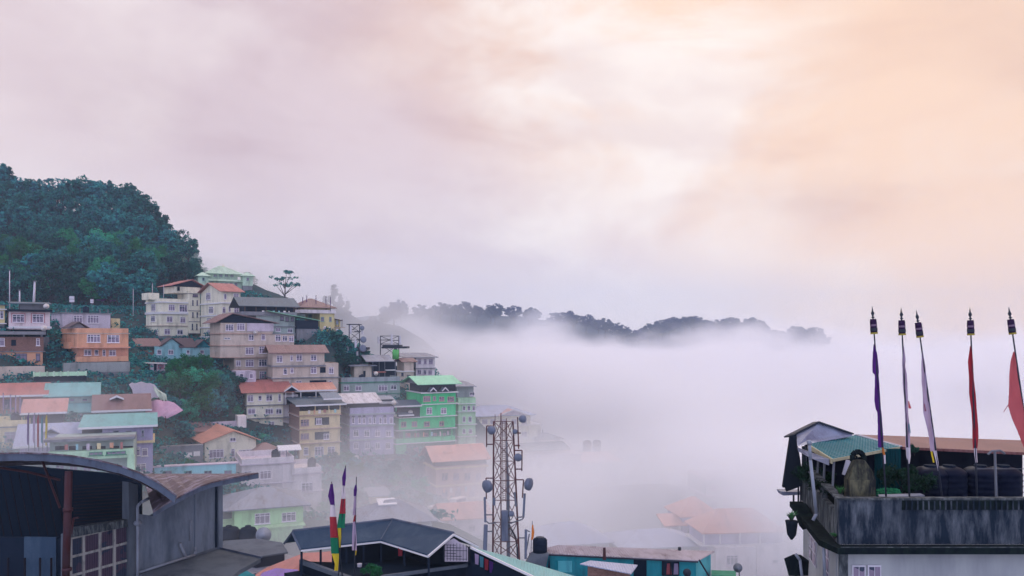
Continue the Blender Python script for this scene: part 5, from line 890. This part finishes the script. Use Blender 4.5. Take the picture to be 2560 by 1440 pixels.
m1 = mast('cluttered dark telecom mast with white panels beside the dark trees', 176, 873, 899, 811, 925, ((869, 854, 882), (889, 849, 877), (864, 862, 885), (877, 813, 835), (906, 820, 836), (893, 878, 908)), (811, 830, 850, 872, 895, 915), ((890, 868, 920, 874), (893, 848, 908, 851), (868, 810, 900, 812)))
for (px, py, r_) in ((908, 849, .7), (907, 871, .8), (905, 820, .5)): dish(m1, P(px, py, 175), r_, (.6, -.8, 0), 'dishm', .4)
mast('square dark steel frame with antennas on the rooftop shed', 182, 951, 997, 840, 893, ((979, 836, 862), (1000, 840, 862), (946, 842, 858)), (840, 860, 893), ((955, 866, 1018, 871), (958, 862, 1000, 867)))
t_ = thing('water_tank', 'bright green tall tank under the rooftop steel frame', 'water tank', P(989, 898, 180)); M('limetank', (.12, .45, .12), 'paint'); part(t_, 'barrel', 'limetank', MB().tube(P(989, 898, 180), P(989, 874, 180), .75, .7, 14), True); part(t_, 'lid', 'dkmetal', MB().tube(P(989, 874, 180), P(989, 871, 180), .5, .3, 10))
# ------------------------------------------------------------------ teal hut, bottom centre
th_ = thing('teal_hut', 'teal walled hut with rusty patchwork sheet roof at the bottom centre', 'hut', P(1540, 1500, 45))
rq = [G(1323, 1381, -12.15), G(1745, 1401, -12.15), G(1786, 1378, -12.5), G(1394, 1363, -12.5)]
part(th_, 'roof', 'patch', MB().slab(rq, .06)); 
zt, zb = -12.25, -15.2; A_, B2, C2 = G(1348, 1387, zt), G(1740, 1404, zt), G(1777, 1381, -12.55)
part(th_, 'front_wall', 'tealwall', MB().prism([A_, B2, Vector((B2.x, B2.y, zb)), Vector((A_.x, A_.y, zb))], (0, .15, 0)))
part(th_, 'side_wall', 'tealpale', MB().prism([B2+Vector((0, .1, 0)), C2, Vector((C2.x, C2.y, zb)), Vector((B2.x, B2.y+.1, zb))], (-.12, .02, 0)))
part(th_, 'fascia', 'dkmetal', MB().tube(rq[0]+Vector((0, -.03, -.08)), rq[1]+Vector((0, -.03, -.08)), .05, .05, 4)); rr_ = MB()
for i in range(46):
    t = (i+.5)/46; a = rq[0].lerp(rq[1], t); b = rq[3].lerp(rq[2], t); rr_.tube(a+Vector((0, 0, .015)), b+Vector((0, 0, .015)), .022, .022, 4)
part(th_, 'roof_ribs', 'patch', rr_)
def wq(px, py, off_=-.06):   # point on the front wall plane
    t = (px-1280)/F; d = (A_.x*(B2.y-A_.y)-A_.y*(B2.x-A_.x))/(t*(B2.y-A_.y)-(B2.x-A_.x)); return Vector((t*d, d+off_, (HY-py)/F*d))
for nm, x0, y0, x1, y1, m_ in (('window', 1655, 1402, 1696, 1437, 'dark'), ('door', 1584, 1399, 1616, 1500, 'navy'), ('window', 1395, 1402, 1430, 1430, 'tealpale')):
    o = part(th_, nm, m_, MB().prism([wq(x0, y0), wq(x1, y0), wq(x1, y1), wq(x0, y1)], (0, .05, 0)))
    if m_ == 'dark':
        fr_ = part(th_, 'frame', 'batten', MB().path([wq(x0, y0, -.1), wq(x1, y0, -.1), wq(x1, y1, -.1), wq(x0, y1, -.1), wq(x0, y0, -.1)], .03, 4).tube(wq(1675, y0, -.1), wq(1675, y1, -.1), .025)); fr_.parent = o
for i, (px, m_) in enumerate(((1672, 'c_pink'), (1690, 'c_lilac'))): part(th_, 'curtain', m_, MB().prism([wq(px-5, 1408, -.09), wq(px+4, 1408, -.09), wq(px+6, 1435, -.09), wq(px-7, 1435, -.09)], (0, .02, 0)))
part(th_, 'diagonal_pole', 'dkmetal', MB().tube(P(1748, 1400, 44.2), P(1772, 1440, 44.6), .05)); part(th_, 'chimney_stub', 'rustpipe', MB().tube(P(1511, 1400, 44.6), P(1511, 1369, 44.8), .10, .07)); part(th_, 'roof_vent', 'dkmetal', MB().tube(P(1699, 1376, 47), P(1699, 1368, 47), .09))
cn = thing('awning', 'small grey metal awning before the teal hut', 'awning', P(1520, 1440, 42)); q = [P(1450, 1409, 42), P(1475, 1401, 43), P(1594, 1412, 42.6), P(1578, 1434, 41.2)]; part(cn, 'sheet', 'r_lilac', MB().slab(q, .05)); part(cn, 'wall', 'brick', MB().prism([P(1470, 1414, 42), P(1576, 1430, 41.8), P(1576, 1490, 41.8), P(1470, 1490, 42)], (0, .2, 0)))
t_ = thing('water_tank', 'black ribbed water tank on the corner of the teal hut', 'water tank', P(1350, 1380, 46)); r_ = .41; part(t_, 'barrel', 'dark', MB().lathe([(r_, 0), (r_, .25), (r_*1.04, .28), (r_, .31), (r_, .52), (r_*1.04, .55), (r_, .58), (r_, .74), (r_*.85, .82)], 20, P(1350, 1382, 46)), True); part(t_, 'lid', 'dkmetal', MB().lathe([(.24, .82), (.24, .90), (.1, .92)], 12, P(1350, 1382, 46)))
t_ = thing('prayer_flag', 'small red flag on a stick beside the black tank', 'flag', P(1329, 1385, 46)); part(t_, 'pole', 'metal', MB().tube(P(1327, 1390, 46), P(1331, 1303, 46), .02)); cloth(t_, [(1312, 1330, 1333), (1330, 1329, 1336), (1345, 1328, 1334), (1350, 1327, 1331)], 45.9, 'c_orange', 'cloth', None, .03, 3)
t_ = thing('concrete_block', 'weathered concrete wedge left of the teal hut', 'wall', P(1340, 1430, 45.5)); part(t_, 'body', 'concrete_d', MB().prism([P(1328, 1385, 45.6), P(1372, 1386, 45.4), P(1362, 1430, 45), P(1310, 1416, 45)], (0, .5, 0))); part(t_, 'blue_panel', 'tankblue', MB().prism([P(1374, 1392, 45.2), P(1368, 1428, 45), P(1376, 1430, 45)], (0, .1, 0)))
t_ = thing('satellite_dish', 'dark satellite dish right of the teal hut', 'satellite dish', P(1845, 1450, 46)); dish(t_, P(1845, 1420, 46), .26, (-.4, -.9, .4), 'metal'); part(t_, 'mast', 'dkmetal', MB().tube(P(1848, 1450, 46.2), P(1848, 1424, 46.2), .03)); part(t_, 'arm', 'dkmetal', MB().tube(P(1845, 1428, 46), P(1838, 1422, 45.6), .015))
t_ = thing('satellite_dish', 'dark dish mounted on the front of the teal hut', 'satellite dish', P(1718, 1440, 43.8)); dish(t_, P(1718, 1432, 43.8), .22, (-.3, -.9, .4), 'dkmetal'); part(t_, 'arm', 'dkmetal', MB().tube(P(1718, 1436, 43.8), P(1718, 1450, 44), .025))
low_roof('wall', 'dark low wall top right of the teal hut', 'wall', [(1778, 1425), (1840, 1427), (1840, 1440), (1778, 1438)], -13.5, 'dkgreen')
for i, (px, py, D_) in enumerate(((1100, 1292, 121), (1148, 1266, 126))):
    p = P(px, py, D_); t_ = thing('parked_van', ('larger', 'smaller')[i]+' white van parked in mist before the brown house', 'van', p, .9, 'white vans in the mist'); s_ = (1, .8)[i]; t_.scale = (s_, s_, s_)
    MB().prism([(-2, -.8, .3), (2, -.8, .3), (2.0, -.8, .9), (1.3, -.8, 1.8), (-2, -.8, 1.8)], (0, 1.6, 0)).build('body', mm('white'), t_); MB().prism([(1.34, -.7, 1.7), (1.95, -.7, 1.0), (1.99, -.7, 1.0), (1.38, -.7, 1.72)], (0, 1.4, 0)).build('windscreen', mm('glass'), t_); MB().box(-1.6, 1.0, -.82, -.8, 1.05, 1.6).build('side_window', mm('glass'), t_)
    for x_ in (-1.2, 1.2):
        for y_ in (-.8, .62): MB().tube((x_, y_, .32), (x_, y_+.18, .32), .32, .32, 12).build('wheel', mm('navy'), t_)
# ------------------------------------------------------------------ right hand terrace building
x_ = lambda px, D_: (px-1280)/F*D_
zt = -4.13; zb = -5.34; C0 = Vector((x_(2098, 21), 21, 0)); C1 = Vector((x_(2008, 26.6), 26.6, 0)); XR = x_(2760, 21)
rb = thing('terrace_building', 'mouldy concrete terrace building with tin roofed penthouse at lower right', 'building', (10, 24, -12))
pr = MB().box(C0.x, XR, 21, 21.14, zb, zt-.05); part(rb, 'front_parapet', 'mould', pr)
part(rb, 'parapet_cap', 'mould_l', MB().box(C0.x-.03, XR, 20.96, 21.2, zt-.05, zt).prism([C0+Vector((-.03, .2, zt-.05)), C0+Vector((.22, .2, zt-.05)), C1+Vector((.2, 0, zt-.05)), C1+Vector((-.05, 0, zt-.05))], (0, 0, .05)))
d_ = C1-C0
part(rb, 'rail_band', 'moss', MB().box(x_(2255, 21), XR, 20.97, 20.995, zt-.30, zt-.06)); bl = MB()
for i in range(26): bl.box(x_(2262+i*14, 21), x_(2262+i*14, 21)+.035, 20.94, 20.968, zt-.30, zt-.07)
part(rb, 'balusters', 'mould', bl)
sp = MB()
for t0, t1, a, b in ((0, .06, zb, zt-.05), (.06, .36, zb, zt-.42), (.36, .42, zb, zt-.05), (.42, .72, zb, zt-.42), (.72, .78, zb, zt-.05), (.78, .96, zb, zt-.42), (.96, 1, zb, zt+.6)):
    p, q = C0+d_*t0+Vector((0, .15, 0)), C0+d_*t1+Vector((0, .14, 0)); sp.prism([Vector((p.x, p.y, a)), Vector((q.x, q.y, a)), Vector((q.x, q.y, b)), Vector((p.x, p.y, b))], (.14, 0, 0))
part(rb, 'side_parapet', 'mould_l', sp)
part(rb, 'floor', 'moss', MB().prism([C0+Vector((0.1, .15, zb)), Vector((XR, 21.15, zb)), Vector((XR, 30, zb)), C1+Vector((.1, 0, zb))], (0, 0, .12)))
lo = [Vector((C0.x-.18, 20.62, zb-.0)), Vector((XR, 20.62, zb)), Vector((XR, 21.0, zb)), C0+Vector((.0, 0, zb)), C1+Vector((0, 0, zb)), C1+Vector((-.45, 0, zb)), C0+Vector((-.34, .5, zb))]
part(rb, 'drip_ledge', 'moss', MB().prism([p+Vector((0, 0, -.002)) for p in lo], (0, 0, -.16)))
part(rb, 'ledge_line', 'mould_l', MB().tube((C0.x-.1, 20.66, zb+.012), (XR, 20.66, zb+.012), .012, .012, 4))
lw = MB().box(C0.x+.02, XR, 21.0, 21.2, -12, zb-.165); part(rb, 'lower_front_wall', 'lowwall', lw)
part(rb, 'lower_side_wall', 'lowwall', MB().prism([C0+Vector((.0, .2, -12)), C1+Vector((0, 0, -12)), C1+Vector((0, 0, zb-.17)), C0+Vector((.0, .2, zb-.17))], (.15, 0, 0)))
part(rb, 'corner_band', 'mould_l', MB().box(C0.x-.02, C0.x+.22, 20.97, 20.998, -12, zb-.17))
for (a, b) in ((2129, 2162), (2168, 2201)):
    wd = part(rb, 'window', 'whitecard', MB().box(x_(a, 21), x_(b, 21), 20.95, 20.998, -7.2, x_(0, 0)+(HY-1412)/F*21)); zz = (HY-1416)/F*21; m_ = x_((a+b)/2, 21)
    for (l, r) in ((x_(a+3, 21), m_-.012), (m_+.012, x_(b-3, 21))): o = part(rb, 'pane', 'glass', MB().box(l, r, 20.94, 20.948, -7.1, zz)); o.parent = wd
for (t0, t1, yt) in ((.20, .34, .55), (.55, .75, .42)):
    p, q = C0+d_*t0, C0+d_*t1; z1 = zb-.3; wd = part(rb, 'window', 'whitecard', MB().prism([Vector((p.x-.02, p.y, z1-1.2)), Vector((q.x-.02, q.y, z1-1.2)), Vector((q.x-.02, q.y, z1)), Vector((p.x-.02, p.y, z1))], (-.03, 0, 0)))
    for i in range(2):
        for j in range(3):
            a = p.lerp(q, (i+.08)/2); b = p.lerp(q, (i+.92)/2); o = part(rb, 'pane', 'glass', MB().prism([Vector((a.x-.06, a.y, z1-.06-j*.38)), Vector((b.x-.06, b.y, z1-.06-j*.38)), Vector((b.x-.06, b.y, z1-.38-j*.38)), Vector((a.x-.06, a.y, z1-.38-j*.38))], (-.01, 0, 0))); o.parent = wd
for pts in ([(1978, 1262), (2015, 1258), (2042, 1304), (1998, 1314)], [(2008, 1310), (2040, 1308), (2068, 1350), (2050, 1358)]):
    part(rb, 'mossy_ledge', 'moss', MB().prism([P(a, b, 25-(b-1260)*.02) for a, b in pts], (.25, .4, -.22)))
part(rb, 'mossy_ledge', 'moss', MB().prism([P(a, b, 23) for a, b in ((1960, 1396), (1985, 1385), (2006, 1400), (2004, 1438), (1972, 1440))], (.3, .3, -.1)))
part(rb, 'gutter_shelf', 'silver', MB().prism([P(1953, 1229, 27), P(2006, 1230, 27), P(2006, 1237, 27), P(1958, 1239, 27)], (0, .5, 0))); part(rb, 'shelf_brackets', 'dkmetal', MB().tube(P(1984, 1238, 27), P(1984, 1262, 27), .03).tube(P(1996, 1210, 27), P(1996, 1262, 27), .03).tube(P(2002, 1210, 27), P(2002, 1262, 27), .03))
# penthouse
a, b, c_, e_ = P(2082, 1147, 22.5), P(2250, 1116, 25.2), P(2136, 1088, 28.0), P(2022, 1110, 25.8)
part(rb, 'teal_sheet', 'tealsheet', MB().slab([a, b, c_, e_], .04)); ri = MB()
for i in range(15): t = (i+.5)/15; ri.tube(a.lerp(e_, t)+Vector((0, 0, .01)), b.lerp(c_, t)+Vector((0, 0, .01)), .014, .014, 4)
part(rb, 'sheet_ribs', 'tealsheet', ri)
part(rb, 'eave_board', 'creamtrim', MB().prism([a, b, b+Vector((0, 0, -.085)), a+Vector((0, 0, -.085))], (-.02, -.03, 0))); part(rb, 'side_board', 'creamtrim', MB().prism([a, e_, e_+Vector((0, 0, -.14)), a+Vector((0, 0, -.14))], (-.04, 0, 0)))
part(rb, 'fringe', 'silver', MB().prism([P(1994, 1118, 25.6), P(2074, 1148, 22.7), P(2073, 1163, 22.7), P(2030, 1146, 24), P(1996, 1128, 25.6)], (-.02, -.03, 0)))
part(rb, 'gable_sheet', 'silver', MB().prism([P(1991, 1085, 27.0), P(2048, 1057, 27.0), P(2133, 1084, 27.0), P(2128, 1091, 26.9), P(2022, 1110, 26.0), P(1994, 1116, 26.0)], (0, .03, 0)))
part(rb, 'gable_roof', 'dkmetal', MB().prism([P(1975, 1089, 26.9), P(2048, 1053, 26.9), P(2135, 1083, 26.9), P(2135, 1086, 26.9), P(2048, 1057, 26.9), P(1975, 1093, 26.9)], (0, .6, -.09)))
part(rb, 'white_flashing', 'silver', MB().slab([P(2136, 1086, 28), P(2146, 1085, 28.3), P(2256, 1114, 25.4), P(2248, 1117, 25.2)], .03))
part(rb, 'hanging_tarp', 'tarp', MB().prism([P(a_, b2, 26.6) for a_, b2 in ((1976, 1090), (1991, 1085), (1995, 1115), (2001, 1150), (2008, 1212), (1992, 1220), (1966, 1229), (1963, 1219), (1957, 1219))], (.05, .25, 0)))
part(rb, 'red_roof', 'redroof', MB().slab([P(2256, 1117, 25.4), P(2760, 1140, 24), P(2760, 1108, 27.2), P(2139, 1086, 28.9)], .08))
part(rb, 'back_wall', 'tankblue', MB().box(x_(2030, 27), XR+2, 27.5, 27.7, zb, -3.5)); M('tealdark', (.006,.05,.06), 'flat', .8); part(rb, 'teal_wall', 'tealdark', MB().box(x_(2188, 24.6), x_(2252, 24.6), 24.6, 24.66, zb+.1, (HY-1122)/F*24.6)); tr_ = MB()
for i in range(10): xx = x_(2190+i*6.4, 24.55); tr_.tube((xx, 24.57, zb+.1), (xx, 24.57, (HY-1122)/F*24.6), .018, .018, 4)
part(rb, 'wall_ribs', 'tealdark', tr_)
for px, y0, y1, D_ in ((2085, 1150, 1235, 22.7), (2062, 1150, 1225, 24), (2495, 1128, 1246, 22.3), (2046, 1140, 1215, 25)): part(rb, 'post', 'metal', MB().tube(P(px-4, y1, D_), P(px-8 if px > 2400 else px, y0, D_), .035))
part(rb, 'tee_bar', 'metal', MB().path([P(2470, 1136, 22.3), P(2478, 1128, 22.3), P(2500, 1126, 22.3), P(2512, 1134, 22.3)], .03)); part(rb, 'wire', 'metal', MB().tube(P(2440, 1172, 22.2), P(2600, 1172, 22.2), .008))
part(rb, 'vent_pipe', 'pvc', MB().path([P(2023, 1104, 21.8), P(2026, 1150, 21.8), P(2041, 1285, 21.8), P(2032, 1301, 21.8)], .045, 10).tube(P(2022, 1101, 21.8), P(2024, 1112, 21.8), .065, .065, 10), True)
part(rb, 'drain_pipe', 'pvc', MB().path([P(1989, 1385, 22.4), P(2000, 1400, 22.4), P(2006, 1450, 22.4)], .04, 8), True); part(rb, 'drain_pipe', 'pvc', MB().path([P(2059, 1362, 21.4), P(2062, 1450, 21.4)], .045, 8), True)
# chimney
ch = thing('chimney', 'stubby mould stained chimney with dark loop handle on the terrace corner', 'chimney', P(2150, 1243, 22))
def ring(x0, x1, y, d0, d1): return [P(x0, y, d0), P(x1, y, d0), P(x1, y, d0)+Vector((0, d1, 0)), P(x0, y, d0)+Vector((0, d1, 0))]
r0, r1, r2, r3 = ring(2126, 2189, 1246, 22, .4), ring(2125, 2190, 1200, 22, .4), ring(2137, 2163, 1151, 22.1, .2), ring(2131, 2180, 1175, 22.05, .3)
M('chimney_top', (.13,.125,.08), 'mould', .95, (.016,.018,.02), 1.2)
part(ch, 'stack', 'chimney_m', MB().add(r0+r1, [(0,1,5,4),(1,2,6,5),(2,3,7,6),(3,0,4,7),(4,5,6,7),(3,2,1,0)]))
part(ch, 'hood', 'chimney_top', MB().add([p+Vector((0, 0, .003)) for p in r1]+r3+r2, [(0,1,5,4),(1,2,6,5),(2,3,7,6),(3,0,4,7),(4,5,9,8),(5,6,10,9),(6,7,11,10),(7,4,8,11),(8,9,10,11)]))
part(ch, 'loop_handle', 'moss', MB().path([P(2131, 1153, 22.3), P(2131, 1138, 22.3), P(2139, 1130, 22.3), P(2150, 1130, 22.3), P(2158, 1138, 22.3), P(2161, 1153, 22.3)], .075, 8).tube(P(2142, 1152, 22.3), P(2141, 1140, 22.3), .03), True)
o = MB().prism([P(2116, 1150, 22.8), P(2129, 1151, 22.8), P(2122, 1170, 22.8), P(2112, 1188, 22.8), P(2106, 1186, 22.8)], (0, .04, 0)).build('board', mm('whitecard')); tag(o, 'white board leaning left of the mouldy chimney', 'board')
for i, (px, r_) in enumerate(((2326, .50), (2373, .48), (2450, .50), (2508, .5))):
    p = P(px, 1245, 24); t_ = thing('water_tank', ('ribbed navy tank furthest left under the red roof', 'ribbed navy tank second from left under the red roof', 'ribbed navy tank behind the dark red flag', 'ribbed navy tank furthest right under the red roof')[i], 'water tank', p, 0, 'navy water tanks under the red roof')
    H_ = .84; pf = [(r_, -.1)]
    for k in range(5): z_ = H_*k/5; pf += [(r_, z_+.02), (r_*1.03, z_+.06), (r_, z_+.1)]
    MB().lathe(pf+[(r_*.96, H_-.04), (r_*.7, H_+.06), (.2, H_+.1)], 20).build('barrel', mm('tankblue'), t_, True); MB().lathe([(.18, H_+.1), (.18, H_+.15)], 12).build('lid', mm('dark'), t_)
o = MB().slab([P(2195, 1236, 22.2), P(2300, 1233, 22.4), P(2312, 1238, 22.3), P(2290, 1240, 22), P(2200, 1243, 22)], .03).build('sheet', mm('dishm')); tag(o, 'pale curved sheet lying behind the parapet right of the chimney', 'sheet')
def sprig(lb, px, py, D_, H, n, sp_, up_=1.0, m='leaf_n', pot=None, seed=0, nm='plant'):
    r_ = random.Random(seed); t_ = thing(nm, lb, 'plant', P(px, py, D_)); mb = MB(); st = MB()
    for i in range(n):
        a = r_.uniform(0, 6.28); k = r_.uniform(.4, 1); tip = Vector((math.cos(a)*sp_*k, math.sin(a)*sp_*k, H*r_.uniform(.5, 1)*up_)); mid = tip*.55+Vector((0, 0, H*.18)); w_ = Vector((-math.sin(a), math.cos(a), 0))*.02*max(1, sp_*4)
        mb.add([(0, 0, 0), mid-w_, mid+w_, tip], [(0, 1, 2), (1, 3, 2)]); st.tube((0, 0, -.05), mid, .006, .003, 3)
    mb.build('leaves', mm(m), t_); st.build('stems', mm('bark'), t_)
    if pot: MB().lathe([(.03, -.55), (.13, -.4), (.17, -.08), (.19, 0)], 12).build('pot', mm(pot), t_, True)
    return t_
sprig('spiky plant in a dark hanging pot at the left side of the terrace building', 1979, 1302, 23.5, .30, 40, .26, pot='tarp', seed=1)
sprig('tuft of grass growing beside the foot of the chimney', 2101, 1240, 21.6, .28, 40, .16, seed=2)
def clump(lb, px, py, D_, H, w_, k='bushk'):
    t_ = thing('plant', lb, 'plant', P(px, py, D_), rnd.uniform(0, 6)); t_.scale = (H/3.6*w_, H/3.6*w_, H/3.6)
    for nm, me in zip(('leaves', 'stems'), TM[k]): q = bpy.data.objects.new(nm, me); C.objects.link(q); q.parent = t_
clump('tall leafy plant between the lilac flags under the red roof', 2268, 1240, 23.4, 1.05, .7); clump('weedy shrub poking above the red roof edge', 2286, 1135, 24.6, .34, .5)
clump('dark plants behind the side rail of the terrace', 2040, 1215, 25.5, .75, 1.0); clump('second clump of dark plants at the side rail near the chimney', 2066, 1240, 23.4, .55, .9); clump('low green plant at the foot of the teal corrugated wall', 2222, 1243, 22.6, .28, 1.2, 'bush0')
sprig('bright moss tuft on the drip ledge corner', 2086, 1345, 21.2, .14, 60, .16, seed=7)
# ------------------------------------------------------------------ air: thin even haze and the fog filling the valley
def vol(name, col, dens):
    x = bpy.data.materials.new(name); x.use_nodes = True; t = x.node_tree; t.nodes.remove(t.nodes['Principled BSDF']); v = t.nodes.new('ShaderNodeVolumePrincipled'); t.links.new(v.outputs[0], t.nodes['Material Output'].inputs['Volume'])
    v.inputs['Color'].default_value = (*col, 1); v.inputs['Density'].default_value = dens; return x, t, v
x, t, v = vol('haze', (.58, .74, 1.0), .00035)
o = MB().box(-1400, 1400, -60, 1500, -94, 90).build('haze', x); tag(o, 'thin blue haze over the whole valley', 'haze', kind='stuff')
x, t, v = vol('valley_fog', (.975, .970, .990), 0); N = t.nodes; L = t.links
def mt(op, a, b=0.0, c=0.0, clamp=False):
    q = N.new('ShaderNodeMath'); q.operation = op; q.use_clamp = clamp
    for i, u in enumerate((a, b, c)):
        if hasattr(u, 'links'): L.new(u, q.inputs[i])
        else: q.inputs[i].default_value = u
    return q.outputs[0]
def sm(x_, lo_, hi_):
    q = N.new('ShaderNodeMapRange'); q.interpolation_type = 'SMOOTHSTEP'; L.new(x_, q.inputs[0]) if hasattr(x_, 'links') else None; q.inputs[1].default_value = lo_; q.inputs[2].default_value = hi_; return q.outputs[0]
pos = N.new('ShaderNodeNewGeometry').outputs['Position']; sp_ = N.new('ShaderNodeSeparateXYZ'); L.new(pos, sp_.inputs[0]); X, Y, Z = sp_.outputs
def fn(sc_, det, ms=(1, 1, 1), lc=(0, 0, 0)):
    mp = N.new('ShaderNodeMapping'); mp.inputs['Scale'].default_value = ms; mp.inputs['Location'].default_value = lc; L.new(pos, mp.inputs[0]); q = N.new('ShaderNodeTexNoise'); q.inputs['Scale'].default_value = sc_; q.inputs['Detail'].default_value = det; L.new(mp.outputs[0], q.inputs['Vector']); return q.outputs[0]
nA = fn(.011, 2, (1, .6, 2), (3, 0, 0)); nB = fn(.030, 5, (1, 1, 1.5)); nC = fn(.085, 4, (1, 1, 1.8), (5, 2, 1))
ns = mt('ADD', mt('ADD', mt('MULTIPLY_ADD', nA, 1.8, -.9), mt('MULTIPLY_ADD', nB, 1.5, -.75)), mt('MULTIPLY_ADD', nC, .9, -.45))
wisp = mt('MULTIPLY_ADD', sm(nB, .36, .62), 1.5, .25)
# valley fog: top surface sinks towards the near left slope
top = mt('ADD', mt('MULTIPLY_ADD', ns, 30, -2), mt('MULTIPLY', sm(Y, 400, 760), -27))
right = sm(mt('ADD', X, mt('MULTIPLY', Y, .16)), -20, 55)
dep1 = sm(mt('SUBTRACT', top, Z), -9, 26)
far_ = sm(Y, 185, 285)
d1 = mt('MULTIPLY', mt('MULTIPLY', dep1, far_), mt('MULTIPLY_ADD', right, .044, .0010))
# near mist over the lower houses
low_ = sm(mt('SUBTRACT', mt('MULTIPLY_ADD', ns, 14, -9), Z), -3, 15)
d2 = mt('MULTIPLY', mt('MULTIPLY', mt('MULTIPLY', low_, sm(Y, 50, 98)), wisp), mt('MULTIPLY_ADD', sm(X, -30, 30), .019, .0200))
# drifting bank behind the yellow house
def blob(c_, r_, dens):
    q = [mt('MULTIPLY', mt('ADD', A_, -k), 1/s_) for A_, k, s_ in zip((X, Y, Z), c_, r_)]
    rr = mt('ADD', mt('ADD', mt('MULTIPLY', q[0], q[0]), mt('MULTIPLY', q[1], q[1])), mt('MULTIPLY', q[2], q[2]))
    return mt('MULTIPLY', mt('MULTIPLY', sm(mt('SUBTRACT', 1.0, rr), 0, .8), wisp), dens)
d3 = blob((-78, 310, 12), (75, 70, 26), .011)
for c_, r_, de in ((P(1350, 812, 760), (36, 60, 22), .010), (P(1030, 850, 600), (60, 70, 20), .005), (P(1170, 905, 250), (34, 40, 13), .020), (P(560, 690, 236), (26, 16, 9), .034), (P(1820, 1300, 84), (30, 18, 13), .075)):
    d3 = mt('ADD', d3, blob(c_, r_, de))
L.new(mt('ADD', mt('ADD', d1, d2), d3), v.inputs['Density'])
o = MB().box(-240, 620, 52, 840, -91, 46).build('valley_fog', x); tag(o, 'thick white fog bank filling the valley', 'fog', kind='stuff'); x.cycles.volume_step_rate = .28
